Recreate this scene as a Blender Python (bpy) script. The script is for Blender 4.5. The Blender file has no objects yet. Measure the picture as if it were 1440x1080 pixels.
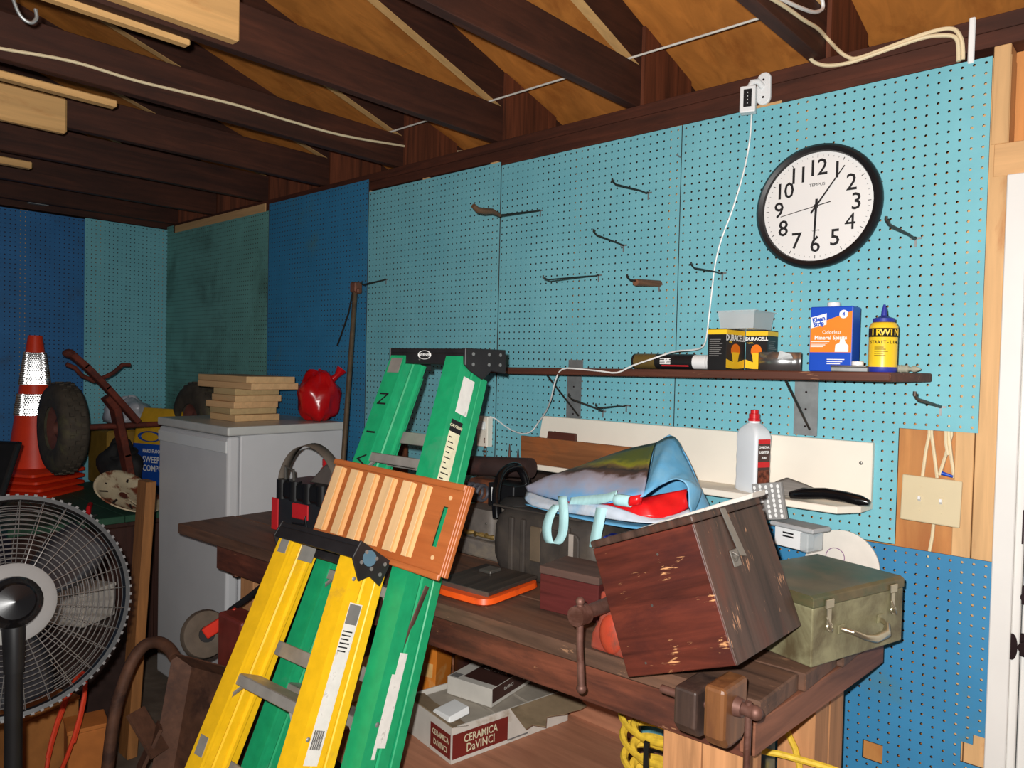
import bpy, math, random
import numpy as np
from mathutils import Vector as V, Matrix as M, Euler
random.seed(7)
sc = bpy.context.scene
COL = sc.collection
I = 0.0254                                   # everything below is laid out in inches: x along the right wall, y into it, z up
# ---------------------------------------------------------------- camera
FPX, YAW, PITCH, ROLL = 1046.08, .7377, .0251, .0233
CAM = V((48.46, -83.25, 60.0))
_f = V((-math.sin(YAW)*math.cos(PITCH), math.cos(YAW)*math.cos(PITCH), -math.sin(PITCH)))
_r = V((math.cos(YAW), math.sin(YAW), 0)); _u = _r.cross(_f)
R2 = math.cos(ROLL)*_r + math.sin(ROLL)*_u; U2 = -math.sin(ROLL)*_r + math.cos(ROLL)*_u; FW = _f
cam = bpy.data.cameras.new('camera'); camo = bpy.data.objects.new('camera', cam); COL.objects.link(camo)
cam.sensor_fit = 'HORIZONTAL'; cam.sensor_width = 36; cam.lens = FPX/1440*36; cam.clip_start = .02
camo.matrix_world = M.Translation(CAM*I) @ M((R2, U2, -FW)).transposed().to_4x4()
sc.camera = camo
# ---------------------------------------------------------------- world, flash, exposure
w = bpy.data.worlds.new('world'); sc.world = w; w.use_nodes = True
w.node_tree.nodes['Background'].inputs[0].default_value = (1.0, .98, .95, 1)
w.node_tree.nodes['Background'].inputs[1].default_value = .07
fl = bpy.data.lights.new('camera_flash', 'POINT'); fl.energy = 215; fl.shadow_soft_size = .012; fl.color = (1, .985, .955)
flo = bpy.data.objects.new('camera_flash', fl); COL.objects.link(flo)
flo.location = (CAM + R2*-1.6 + U2*1.9 + FW*.4)*I
sc.view_settings.view_transform = 'Standard'; sc.view_settings.look = 'None'
sc.view_settings.exposure = 0.0; sc.view_settings.gamma = 1.0; sc.view_settings.use_curve_mapping = False

def ray(x, y): return FW + R2*((x-720)/FPX) + U2*((540-y)/FPX)
def PX(x, y, X=None, Y=None, Z=None):        # where the sight line through a pixel meets a plane of the room (inches)
    d = ray(x, y); a, v = (0, X) if X is not None else (1, Y) if Y is not None else (2, Z)
    return CAM + d*((v-CAM[a])/d[a])
# ---------------------------------------------------------------- mesh builder
class B:
    def __init__(s): s.v = []; s.f = []
    def add(s, vs, fs, T=None):
        o = len(s.v); s.v += [tuple(T @ V(p)) if T else tuple(p) for p in vs]
        s.f += [tuple(i+o for i in q) for q in fs]; return s
    def box(s, c, d, T=None):
        x, y, z = [k/2 for k in d]; c = V(c)
        p = [c+V((i*x, j*y, k*z)) for i, j, k in ((-1,-1,-1),(1,-1,-1),(1,1,-1),(-1,1,-1),(-1,-1,1),(1,-1,1),(1,1,1),(-1,1,1))]
        return s.hexa(p, T)
    def bb(s, a, b, T=None): return s.box([(i+j)/2 for i, j in zip(a, b)], [abs(j-i) for i, j in zip(a, b)], T)
    def hexa(s, p, T=None): return s.add(p, [(0,3,2,1),(4,5,6,7),(0,1,5,4),(1,2,6,5),(2,3,7,6),(3,0,4,7)], T)
    def prism(s, poly, h, T=None):            # poly in xy, extruded along z from 0 to h (or (z0,z1))
        z0, z1 = h if isinstance(h, tuple) else (0, h); n = len(poly)
        vs = [(x, y, z0) for x, y in poly]+[(x, y, z1) for x, y in poly]
        return s.add(vs, [tuple(range(n))[::-1], tuple(range(n, 2*n))]+[(i, (i+1) % n, n+(i+1) % n, n+i) for i in range(n)], T)
    def tube(s, path, r, n=8, closed=False, flat=None, cap=True):
        P = [V(p) for p in path]; m = len(P); R = r if isinstance(r, (list, tuple)) else [r]*m
        t0 = (P[1]-P[0]).normalized(); a = V((0, 0, 1)) if abs(t0.z) < .9 else V((1, 0, 0))
        nx = t0.cross(a).normalized(); vs = []
        for i in range(m):
            if closed: t = P[(i+1) % m]-P[i-1]
            else: t = P[min(i+1, m-1)]-P[max(i-1, 0)]
            t.normalize(); nx = (nx-t*nx.dot(t)).normalized(); ny = t.cross(nx)
            for k in range(n):
                q = 2*math.pi*k/n; vs.append(P[i]+nx*(math.cos(q)*R[i])+ny*(math.sin(q)*R[i]*(flat or 1)))
        fs = [(i*n+k, i*n+(k+1) % n, ((i+1) % m)*n+(k+1) % n, ((i+1) % m)*n+k) for i in range(m if closed else m-1) for k in range(n)]
        if cap and not closed: fs += [tuple(range(n))[::-1], tuple((m-1)*n+k for k in range(n))]
        return s.add(vs, fs)
    def cyl(s, a, b, r, r2=None, n=16): return s.tube([a, b], [r, r if r2 is None else r2], n)
    def lathe(s, prof, n=20, T=None, sx=1, sy=1, cap=True):     # prof [(r,z)], axis z
        vs = []; m = len(prof)
        for r, z in prof: vs += [(r*sx*math.cos(2*math.pi*k/n), r*sy*math.sin(2*math.pi*k/n), z) for k in range(n)]
        fs = [(i*n+k, i*n+(k+1) % n, (i+1)*n+(k+1) % n, (i+1)*n+k) for i in range(m-1) for k in range(n)]
        if cap and prof[0][0] > 1e-4: fs.append(tuple(range(n))[::-1])
        if cap and prof[-1][0] > 1e-4: fs.append(tuple((m-1)*n+k for k in range(n)))
        return s.add(vs, fs, T)
    def ball(s, c, r, n=14, m=9, T=None):
        rx, ry, rz = r if isinstance(r, (tuple, list)) else (r, r, r)
        vs = [(c[0]+rx*math.sin(math.pi*j/m)*math.cos(2*math.pi*k/n), c[1]+ry*math.sin(math.pi*j/m)*math.sin(2*math.pi*k/n), c[2]-rz*math.cos(math.pi*j/m)) for j in range(m+1) for k in range(n)]
        return s.add(vs, [(j*n+k, j*n+(k+1) % n, (j+1)*n+(k+1) % n, (j+1)*n+k) for j in range(m) for k in range(n)], T)
    def ring(s, R, r, n=32, m=8, T=None, sy=1):        # torus in xy
        vs = [((R+r*math.cos(2*math.pi*j/m))*math.cos(2*math.pi*i/n), sy*(R+r*math.cos(2*math.pi*j/m))*math.sin(2*math.pi*i/n), r*math.sin(2*math.pi*j/m)) for i in range(n) for j in range(m)]
        return s.add(vs, [(i*m+j, ((i+1) % n)*m+j, ((i+1) % n)*m+(j+1) % m, i*m+(j+1) % m) for i in range(n) for j in range(m)], T)
    def grid(s, fn, nu, nv, T=None):          # fn(u,v) -> point, u,v in 0..1
        vs = [fn(i/nu, j/nv) for i in range(nu+1) for j in range(nv+1)]; k = nv+1
        return s.add(vs, [(i*k+j, (i+1)*k+j, (i+1)*k+j+1, i*k+j+1) for i in range(nu) for j in range(nv)], T)
    def build(s, name, m, parent=None, bev=0, smooth=False, loc=None, rot=None, kind=None, seg=1, solid=0, sub=0):
        me = bpy.data.meshes.new(name); me.from_pydata([(p[0]*I, p[1]*I, p[2]*I) for p in s.v], [], s.f); me.validate(); me.update()
        o = bpy.data.objects.new(name, me); COL.objects.link(o); me.materials.append(m)
        if parent: o.parent = parent
        if loc is not None or rot is not None: o.matrix_basis = M.Translation(V(loc or (0, 0, 0))*I) @ (rot.to_4x4() if rot else M.Identity(4))
        import bmesh
        bm = bmesh.new(); bm.from_mesh(me); bmesh.ops.recalc_face_normals(bm, faces=bm.faces); bm.to_mesh(me); bm.free()
        if smooth: me.shade_smooth(); me.set_sharp_from_angle(angle=math.radians(smooth if smooth > 1 else 42))
        if solid:
            k = o.modifiers.new('thickness', 'SOLIDIFY'); k.thickness = solid*I; k.offset = 0
        if sub:
            k = o.modifiers.new('subdivision', 'SUBSURF'); k.levels = sub; k.render_levels = sub
        if bev:
            k = o.modifiers.new('bevel', 'BEVEL'); k.width = bev*I; k.segments = seg; k.limit_method = 'ANGLE'; k.angle_limit = math.radians(40)
        if kind: o['kind'] = kind
        return o
def curve(pts, u):
    P = [V(p) for p in pts]; k = u*(len(P)-1); i = min(int(k), len(P)-2); f_ = k-i
    p0, p1, p2, p3 = P[max(i-1, 0)], P[i], P[i+1], P[min(i+2, len(P)-1)]
    return .5*((2*p1)+(p2-p0)*f_+(2*p0-5*p1+4*p2-p3)*f_*f_+(3*p1-p0-3*p2+p3)*f_**3)
def dense(pts, n=4): return [curve(pts, k/(n*(len(pts)-1))) for k in range(n*(len(pts)-1)+1)]
def tag(o, label, cat, group=None):
    o['label'] = label; o['category'] = cat
    if group: o['group'] = group
    return o
def thing(name, label, cat, loc=(0, 0, 0), rot=None, group=None):
    o = bpy.data.objects.new(name, None); COL.objects.link(o); o.empty_display_size = .05
    o.matrix_world = M.Translation(V(loc)*I) @ (rot.to_4x4() if rot else M.Identity(4))
    return tag(o, label, cat, group)
def copy_tree(o, parent=None):
    c = o.copy(); COL.objects.link(c); c.parent = parent
    for ch in [k for k in bpy.data.objects if k.parent == o]: copy_tree(ch, c)
    return c
def rz(a): return M.Rotation(a, 3, 'Z')
def ry(a): return M.Rotation(a, 3, 'Y')
def rx(a): return M.Rotation(a, 3, 'X')
def T4(loc=(0, 0, 0), rot=None): return M.Translation(V(loc)) @ (rot.to_4x4() if rot else M.Identity(4))
def axes(x, y, z): return M((V(x), V(y), V(z))).transposed()
def frm(a, b, up=(0, 0, 1)):                 # rotation whose z axis runs from a to b
    z = (V(b)-V(a)).normalized(); u = V(up)
    if abs(z.dot(u)) > .98: u = V((0, 1, 0))
    x = u.cross(z).normalized(); return axes(x, z.cross(x), z)
FONT = {}
def text(s, size, m, parent, loc, rot, name='lettering', sx=1, bold=0, align='CENTER', sp=1, ext=.006):
    c = bpy.data.curves.new('t', 'FONT'); c.body = s; c.size = size*I; c.align_x = align; c.align_y = 'CENTER'; c.resolution_u = 2
    c.extrude = ext*I; c.offset = bold*I; c.space_character = sp
    o = bpy.data.objects.new('t', c); COL.objects.link(o); bpy.context.view_layer.update()
    me = bpy.data.meshes.new_from_object(o.evaluated_get(bpy.context.evaluated_depsgraph_get())); bpy.data.objects.remove(o)
    t = bpy.data.objects.new(name, me); COL.objects.link(t); me.materials.clear(); me.materials.append(m); t.parent = parent
    t.matrix_basis = M.Translation(V(loc)*I) @ rot.to_4x4() @ M.Diagonal((sx, 1, 1, 1)); return t
# text facing -y (the room) on a surface parallel to the right wall; facing +x; lying on top
FACE_Y = axes((1, 0, 0), (0, 0, 1), (0, -1, 0)); FACE_X = axes((0, 1, 0), (0, 0, 1), (1, 0, 0)); FACE_Z = axes((1, 0, 0), (0, 1, 0), (0, 0, 1))
# ---------------------------------------------------------------- materials
def lin(c): return tuple((k/255/12.92 if k/255 <= .04045 else ((k/255+.055)/1.055)**2.4) for k in c)
MATS = {}
def mat(name, col, rough=.6, metal=0, var=.1, sc_=14, c2=None, thr=.55, sc2=6, soft=.08, grain=None, gs=1, bump=.06, scr=None, scr_t=.72, spec=.4, alpha=1, trans=0, coat=0, glow=0):
    if name in MATS: return MATS[name]
    m = bpy.data.materials.new(name); MATS[name] = m; m.use_nodes = True; nt = m.node_tree; N = nt.nodes; L = nt.links
    bs = N['Principled BSDF']; bs.inputs['Roughness'].default_value = rough; bs.inputs['Metallic'].default_value = metal
    bs.inputs['Specular IOR Level'].default_value = spec; bs.inputs['Alpha'].default_value = alpha
    bs.inputs['Transmission Weight'].default_value = trans; bs.inputs['Coat Weight'].default_value = coat
    a = lin(col); lo = tuple(max(0, k*(1-1.6*var)) for k in a); hi = tuple(min(1, k*(1+var)) for k in a)
    tc = N.new('ShaderNodeTexCoord')
    def noise(scale, detail, vec=None, dist=0, rgh=.55):
        n = N.new('ShaderNodeTexNoise'); n.inputs['Scale'].default_value = scale; n.inputs['Detail'].default_value = detail
        n.inputs['Distortion'].default_value = dist; n.inputs['Roughness'].default_value = rgh
        L.new(vec or tc.outputs['Object'], n.inputs['Vector']); return n.outputs['Fac']
    def ramp(fac, p0, p1, c0, c1):
        r = N.new('ShaderNodeValToRGB'); e = r.color_ramp.elements; e[0].position = p0; e[1].position = p1
        e[0].color = (*c0, 1); e[1].color = (*c1, 1); L.new(fac, r.inputs[0]); return r.outputs[0]
    def mix(fac, x, y):
        k = N.new('ShaderNodeMix'); k.data_type = 'RGBA'; L.new(fac, k.inputs[0])
        for s_, q in ((6, x), (7, y)):
            if isinstance(q, tuple): k.inputs[s_].default_value = (*q, 1)
            else: L.new(q, k.inputs[s_])
        return k.outputs[2]
    def stretch(axis, along, across):
        mp = N.new('ShaderNodeMapping'); mp.inputs['Scale'].default_value = tuple(along if 'XYZ'[i] == axis else across for i in range(3))
        L.new(tc.outputs['Object'], mp.inputs[0]); return mp.outputs[0]
    if grain:
        n1 = noise(1, 7, stretch(grain, 2.2*gs, 34*gs), .9)
        c = ramp(n1, .3, .7, lo, hi)
    else:
        n1 = noise(sc_, 6); c = ramp(n1, .3, .7, lo, hi)
    if c2: 
        n2 = noise(sc2, 7, stretch(grain, sc2*.4, sc2*1.3) if grain else None, .4, .65)
        if grain: n2.node.inputs['Scale'].default_value = 1
        c = mix(ramp(n2, thr-soft, thr+soft, (0, 0, 0), (1, 1, 1)), c, lin(c2))
    if scr:
        n3 = noise(1, 5, stretch(grain or 'Z', 22, 150), .6, .7)
        n4 = noise(14, 3)
        mu = N.new('ShaderNodeMath'); mu.operation = 'MULTIPLY'; L.new(n3, mu.inputs[0]); L.new(n4, mu.inputs[1])
        c = mix(ramp(mu.outputs[0], scr_t*.5-.02, scr_t*.5+.03, (0, 0, 0), (1, 1, 1)), c, lin(scr))
    L.new(c, bs.inputs['Base Color'])
    if bump:
        bp = N.new('ShaderNodeBump'); bp.inputs['Strength'].default_value = bump; bp.inputs['Distance'].default_value = .004
        L.new(n1, bp.inputs['Height']); L.new(bp.outputs[0], bs.inputs['Normal'])
    return m
TEAL = mat('teal painted pegboard', (122, 190, 202), .62, var=.05, sc_=5, c2=(106, 177, 192), thr=.62, sc2=3, soft=.2, bump=.01)
TEALG = mat('stained teal pegboard', (114, 172, 164), .7, var=.1, sc_=4, c2=(58, 80, 68), thr=.62, sc2=2.0, soft=.14, bump=.01)
BLUE = mat('blue painted pegboard', (56, 132, 178), .6, var=.07, sc_=6, c2=(74, 128, 150), thr=.66, sc2=4, soft=.08, bump=.01)
BLUED = mat('deep blue pegboard', (46, 112, 170), .6, var=.08, sc_=6, c2=(58, 84, 110), thr=.68, sc2=5, soft=.1, bump=.01)
PINE = mat('bare pine', (214, 170, 118), .65, var=.12, grain='Z', c2=(176, 112, 62), thr=.68, sc2=7, bump=.05)
PINEX = mat('bare pine along x', (214, 168, 116), .65, var=.12, grain='X', bump=.05)
PINEY = mat('bare pine along y', (216, 168, 108), .65, var=.1, grain='Y', c2=(190, 130, 74), thr=.7, sc2=7, bump=.05)
PLY = mat('orange plywood', (204, 138, 76), .6, var=.16, grain='Z', gs=.5, c2=(170, 96, 46), thr=.64, sc2=5, soft=.15)
ROOFPLY = mat('roof plywood', (204, 128, 56), .65, var=.16, grain='Y', gs=.45, c2=(146, 78, 26), thr=.66, sc2=6, soft=.15)
DARKY = mat('dark stained timber', (74, 38, 24), .7, var=.3, grain='Y', bump=.15, c2=(42, 20, 13), thr=.56, sc2=6, soft=.2)
DARKX = mat('dark stained plate', (88, 44, 28), .7, var=.3, grain='X', bump=.15, c2=(52, 26, 16), thr=.56, sc2=6, soft=.2)
GUSS = mat('dark stained gusset', (104, 54, 32), .7, var=.35, grain='Z', bump=.15)
CONC = mat('dirty concrete', (112, 100, 88), .85, var=.25, sc_=4, c2=(72, 60, 50), thr=.55, sc2=3, soft=.15, bump=.2)
WHITE = mat('white door paint', (226, 224, 220), .45, var=.03, sc_=5, bump=.02)
CREAM = mat('cream paint', (240, 231, 216), .55, var=.04, sc_=4, bump=.02)
BLACK = mat('black plastic', (22, 22, 24), .4, var=.2, bump=.03)
BLACKR = mat('black rubber', (34, 33, 33), .75, var=.25, bump=.1)
STEEL = mat('dull steel', (140, 136, 130), .42, .85, var=.12, bump=.05)
GALV = mat('galvanised steel', (150, 152, 152), .5, .6, var=.12, sc_=25, bump=.04)
IRON = mat('dark iron hook', (64, 56, 50), .5, .7, var=.25, bump=.1)
CABLE = mat('cream cable', (232, 214, 176), .5, var=.05)
WIRE = mat('white cord', (240, 240, 238), .4, var=.02, bump=0)
# ================================================================ THE SETTING
def struct(o): o['kind'] = 'structure'; return o
def pegboard(name, cells, y, m, parent, plain=(), axis='x', x=None, r=.135, th=.19, HB=[]):
    """cells: set of (a, z) hole centres on a one inch pitch; plain: rectangles (a0,a1,z0,z1) without holes"""
    vs, fs, mi = [], [], []
    P = (lambda a, d, z: (a, y+d, z)) if axis == 'x' else (lambda a, d, z: (x-d, a, z))
    ang = [math.radians(-135+45*i) for i in range(8)]
    out = [(-.5, -.5), (0, -.5), (.5, -.5), (.5, 0), (.5, .5), (0, .5), (-.5, .5), (-.5, 0)]
    cs = set((round(a, 3), round(z, 3)) for a, z in cells)
    for a, z in cs:
        o = len(vs)
        vs += [P(a+i, 0, z+k) for i, k in out]
        vs += [P(a+r*math.cos(t), 0, z+r*math.sin(t)) for t in ang]+[P(a+r*math.cos(t), th, z+r*math.sin(t)) for t in ang]
        for i in range(8):
            j = (i+1) % 8
            fs += [(o+i, o+j, o+8+j, o+8+i), (o+8+i, o+8+j, o+16+j, o+16+i)]; mi += [0, 1]
        for (da, dz), (p, q) in (((0, -1), (0, 2)), ((1, 0), (2, 4)), ((0, 1), (4, 6)), ((-1, 0), (6, 0))):
            if (round(a+da, 3), round(z+dz, 3)) not in cs:
                k = len(vs); vs += [P(a+out[p][0], th, z+out[p][1]), P(a+out[q][0], th, z+out[q][1])]
                fs.append((o+q, o+p, k, k+1)); mi.append(1)
    for a0, a1, z0, z1 in plain:
        o = len(vs); vs += [P(a, d, z) for d in (0, th) for a, z in ((a0, z0), (a1, z0), (a1, z1), (a0, z1))]
        fs += [(o, o+1, o+2, o+3), (o+4, o+5, o+6, o+7)]+[(o+i, o+(i+1) % 4, o+4+(i+1) % 4, o+4+i) for i in range(4)]; mi += [0]*6
    me = bpy.data.meshes.new(name); me.from_pydata([(p[0]*I, p[1]*I, p[2]*I) for p in vs], [], fs); me.materials.append(m); me.materials.append(HARDB); me.polygons.foreach_set('material_index', mi)
    ob = bpy.data.objects.new(name, me); COL.objects.link(ob); ob.parent = parent; return ob
HARDB = mat('raw brown hardboard', (58, 40, 30), .8, var=.1)
def rect(a0, a1, z0, z1):                     # hole centres strictly inside a panel whose lower left edge is (a0,z0)
    return {(a0+.5+i, z0+.5+k) for i in range(int(round(a1-a0))) for k in range(int(round(z1-z0)))}
XF = -150.0                                   # far (left) wall
floor = struct(B().bb((-160, -170, -4), (130, 8, 0)).build('floor', CONC))
# right wall: sheathing, studs, plates, pegboard
wr = struct(B().bb((-152, 3.7, 0), (36, 4.4, 94.4)).build('wall_right', PLY))
stud_mb = lambda x, w_=1.5: B().bb((x, .22, .02), (x+w_, 3.68, 91.4))
for x in (31.7,): B().bb((x, .22, .02), (x+1.6, 3.68, 90)).build('stud', PINE, wr, bev=.06)
for x in (14.75, -1.2, -17, -33, -49, -65, -81, -97, -113, -129, -147): stud_mb(x).build('stud', PINE, wr)
B().bb((33.4, .22, .02), (35.15, 3.68, 90.4)).build('stud', PINE, wr, bev=.06)
for z0, z1 in ((91.45, 92.95), (93, 94.45)): B().bb((-150, .22, z0), (95, 3.66, z1)).build('top_plate', DARKX, wr, bev=.05)
B().bb((-30.7, .1, 90.6), (31, .21, 91.4)).build('furring_strip', DARKX, wr)
B().bb((10.2, -.05, 90.5), (13.2, .09, 90.8)).build('furring_strip', PINEX, wr)
B().bb((-145.5, .02, 92.0), (-100.5, .2, 93.8)).build('furring_strip', PINEX, wr)
pegboard('pegboard_panel', rect(-150, -99, 46, 92), 0, TEALG, wr, [(-150, -99, .1, 46)])
pegboard('pegboard_panel', {(a, z) for a, z in rect(-151, -146, 92, 94)}, 0, TEALG, wr)
pegboard('pegboard_panel', rect(-98.7, -63.7, 34.4, 93.4), -.08, BLUE, wr, [(-98.7, -63.7, .1, 34.4)])
pegboard('pegboard_panel', rect(-63.3, -30.3, 34, 91), -.25, TEAL, wr, [(-63.3, -30.3, .1, 34)])
pegboard('pegboard_panel', rect(-31.5, .5, 34.5, 90.5), 0, TEAL, wr, [(-31.5, .5, .1, 34.5)])
pegboard('pegboard_panel', rect(.62, 33.62, 54.5, 90.5) | rect(.62, 26.62, 42.5, 54.5), 0, TEAL, wr)
_torn = lambda a, z: (abs(a-25.4) < .7 and abs(z-20.4) < .7) or (a > 33.4 and abs(z-23.2) < 1.1) or (a > 34.4 and abs(z-25) < .8)
pegboard('pegboard_panel', {p for p in rect(.2, 35.2, 8.3, 42.3) if not _torn(*p)}, -.02, BLUE, wr, [(.2, 35.2, .1, 8.3)])
# plywood and header to the right of the panel, around the door opening
B().bb((33.4, 3.0, 82.2), (95, 3.66, 91.4)).build('plywood_sheet', PLY, wr)
B().bb((34.0, .16, 79.0), (95, 3.0, 82.1)).build('header_board', PINEX, wr, bev=.06)
B().bb((33.7, .12, 82.1), (35.1, 3.0, 91.4)).build('stud', PINE, wr, bev=.06)
B().bb((73, .2, 0), (95, 3.68, 79)).build('plywood_sheet', PLY, wr)
B().bb((26.0, 1.3, 40), (31.68, 1.9, 56)).build('plywood_sheet', PLY, wr)
# door with its casing
d1 = struct(B().bb((37.6, 1.0, .4), (72, 2.8, 78.2)).build('door_1', WHITE, bev=.1))
tr = struct(B().bb((35.2, -.25, 0), (36.9, 3.6, 79.0)).bb((36.9, .3, 0), (37.55, .95, 78.3)).bb((36.9, -.25, 78.3), (72.5, 3.6, 79)).bb((72.05, -.25, 0), (73, 3.6, 79)).build('trim_1', WHITE, bev=.08))
DARKM = mat('dark bronze hardware', (52, 38, 40), .35, .7, var=.15)
p = PX(1441, 905, Y=1.0)
for q, rr in ((PX(1442, 908, Y=1.0), 1.15), (PX(1446, 838, Y=1.0), 1.0)):
    B().cyl(q, q+V((0, -.25, 0)), rr, rr*.92, 24).cyl(q+V((0, -.25, 0)), q+V((0, -1.0, 0)), .45, .5, 16).build('door_handle', DARKM, d1, smooth=1)
q = PX(1419, 910, Y=-.1)
B().lathe([(0, -.06), (1.0, -.06), (1.0, .05), (0, .06)], 24, T4((37.0, .28, q.z), rx(math.pi/2)), sx=.45, sy=1.25).build('strike_plate', DARKM, tr, smooth=1)
B().bb((37.42, .26, 44.4), (37.58, .4, 47.6)).build('latch_plate', DARKM, tr)
# left (far) wall
wl = struct(B().bb((XF-4.4, -150, 0), (XF-3.7, 4.4, 130)).build('wall_left', mat('dark old boarding', (70, 42, 34), .8, var=.3, grain='Y')))
for y in (-1.8, -17, -33, -49, -65, -81): B().bb((XF-3.68, y, 0), (XF-.25, y+1.5, 93)).build('stud', PINE, wl)
B().bb((XF-3.6, -150, 93.4), (XF-.1, 3.5, 96.4)).build('top_plate', DARKY, wl)
B().bb((XF-3.6, -150, 96.45), (XF-.3, 3.5, 100)).build('tie_board', DARKY, wl)
pegboard('pegboard_panel', rect(-19.6, .4, 34.2, 93.2), 0, TEAL, wl, [(-19.6, .4, .1, 34.2)], axis='y', x=XF)
pegboard('pegboard_panel', rect(-67.5, -19.5, 33.9, 92.9), 0, BLUED, wl, [(-67.5, -19.5, .1, 33.9)], axis='y', x=XF-.03)
pegboard('pegboard_panel', set(), 0, BLUED, wl, [(-140, -67.6, .1, 92.9)], axis='y', x=XF-.03)
# roof: sheathing sheets, joists, rafters with heel gussets
SL = .307
rb = lambda y: 100.25-SL*y                     # underside of the rafters
ce = struct(B().hexa([(-156, 34, rb(34)+5.9), (130, 34, rb(34)+5.9), (130, -170, rb(-170)+5.9), (-156, -170, rb(-170)+5.9), (-156, 34, rb(34)+7), (130, 34, rb(34)+7), (130, -170, rb(-170)+7), (-156, -170, rb(-170)+7)]).build('ceiling', DARKX))
for i in range(6):
    for k in range(5):
        x0, x1 = -156+48*i, -156+48*i+47.8; y0, y1 = 33.8-42*k, 33.8-42*k-41.8
        B().hexa([(x0, y0, rb(y0)+5.55), (x1, y0, rb(y0)+5.55), (x1, y1, rb(y1)+5.55), (x0, y1, rb(y1)+5.55), (x0, y0, rb(y0)+5.88), (x1, y0, rb(y0)+5.88), (x1, y1, rb(y1)+5.88), (x0, y1, rb(y1)+5.88)]).build('plywood_sheet', ROOFPLY, ce)
for x in (64, 40, 16, -8, -33, -57, -80, -103, -127, -148):
    B().bb((x, -165, 94.5), (x+1.5, 2.2, 100)).build('joist', DARKY, ce, bev=.08)
    ya, yb = 32, -165
    q = lambda x_, y_, z_: (x_, y_, z_)
    B().hexa([q(x, ya, rb(ya)), q(x+1.5, ya, rb(ya)), q(x+1.5, 2.3, rb(2.3)), q(x, 2.3, rb(2.3)), q(x, ya, rb(ya)+5.5), q(x+1.5, ya, rb(ya)+5.5), q(x+1.5, 2.3, rb(2.3)+5.5), q(x, 2.3, rb(2.3)+5.5)]).build('rafter_tail', DARKY, ce)
    B().hexa([q(x, 2.25, rb(2.25)), q(x+1.5, 2.25, rb(2.25)), q(x+1.5, yb, rb(yb)), q(x, yb, rb(yb)), q(x, 2.25, rb(2.25)+5.5), q(x+1.5, 2.25, rb(2.25)+5.5), q(x+1.5, yb, rb(yb)+5.5), q(x, yb, rb(yb)+5.5)]).build('rafter', DARKY, ce)
    B().hexa([q(x+.05, 1.9, rb(1.9)-.06), q(x+1.45, 1.9, rb(1.9)-.06), q(x+1.45, yb, rb(yb)-.06), q(x+.05, yb, rb(yb)-.06), q(x+.05, 1.9, rb(1.9)+.02), q(x+1.45, 1.9, rb(1.9)+.02), q(x+1.45, yb, rb(yb)+.02), q(x+.05, yb, rb(yb)+.02)]).build('rafter_edge', PINEY, ce)
    B().prism([(1.2, 94.6), (11.5, 94.6), (13.6, 96.6), (13.6, rb(13.6)+5.4), (1.2, rb(1.2)+5.2)], .5, T4((x+1.52, 0, 0), axes((0, 1, 0), (0, 0, 1), (1, 0, 0)))).build('gusset_plate', GUSS, ce)
# ================================================================ UP IN THE ROOF
def board(name, label, a, b, m, cat='board', group=None, bev=.15):
    c = [(i+j)/2 for i, j in zip(a, b)]; c[2] = min(a[2], b[2])
    d = [abs(j-i) for i, j in zip(a, b)]
    return tag(B().box((0, 0, d[2]/2), d).build(name, m, loc=c, bev=bev), label, cat, group)
e = PX(337, 78, X=-30)
board('pine_board', 'wide pale pine board fixed along the side of a dark joist', (-31.48, -92, 94.9), (-30, e.y, 102.2), PINEY)
e = PX(95, 188, X=-77)
board('pine_board', 'short orange pine offcut with rounded edges on a dark joist', (-78.48, -92, e.z), (-77, e.y, e.z+5.3), PINEY, bev=.35)
e = PX(163, 152, X=-57.6)
board('wooden_lath', 'thin pale wooden lath along the underside of a joist above the offcut', (-58.6, -95, e.z), (-57.02, e.y, e.z+.9), PINEY)
e = PX(265, 66, X=-33.6)
board('wooden_lath', 'thin pale wooden lath below the wide pine board', (-34.3, -76, e.z), (-33.02, e.y, e.z+.7), PINEY)
e = PX(44, 238, X=-103.6)
board('wooden_lath', 'short yellowish wooden lath beside a joist near the blue far wall', (-104.6, -95, e.z), (-103.02, e.y, e.z+1.2), PINEY)
e = PX(183, 297, X=XF+1)
board('wood_block', 'small tan wood block under the plate above the far wall', (XF-.05, e.y-1.7, e.z-1.1), (XF+1.2, e.y+1.7, e.z+1.1), PINEX)
e = PX(56, 278, X=XF+3)
t = thing('junction_box', 'grey metal junction box high on the far wall', 'junction box', (XF-.05, e.y, e.z-1.3))
B().bb((0, -1.8, 0), (2.2, 1.8, 2.6)).build('body', GALV, t, bev=.15); B().bb((2.2, -2, -.1), (2.35, 2, 2.7)).build('cover', GALV, t)
tag(B().tube([(-60, -1.5, 100.16), (-20, -1.5, 100.16), (14, -1.5, 100.16)], .14, 8).build('rod', mat('white rod', (225, 220, 210), .5), smooth=1), 'thin white rod lying across the tops of the joists', 'rod')
pts = [PX(x, y, X=-55.3) for x, y in ((-60, 55), (0, 68), (100, 86), (190, 113), (260, 130), (330, 147), (400, 168), (480, 190), (560, 204), (610, 212), (668, 213))]
tag(B().tube(dense(pts), .2, 8).build('electric_cable', CABLE, smooth=1), 'long cream electric cable stapled along a dark joist', 'cable')
J = lambda x, y: PX(x, y, X=17.75)
W_ = lambda x, y: PX(x, y, Y=-.02)
a1 = [J(1075, -8), J(1105, 10), J(1130, 28), J(1150, 40), J(1164, 55)]
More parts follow.
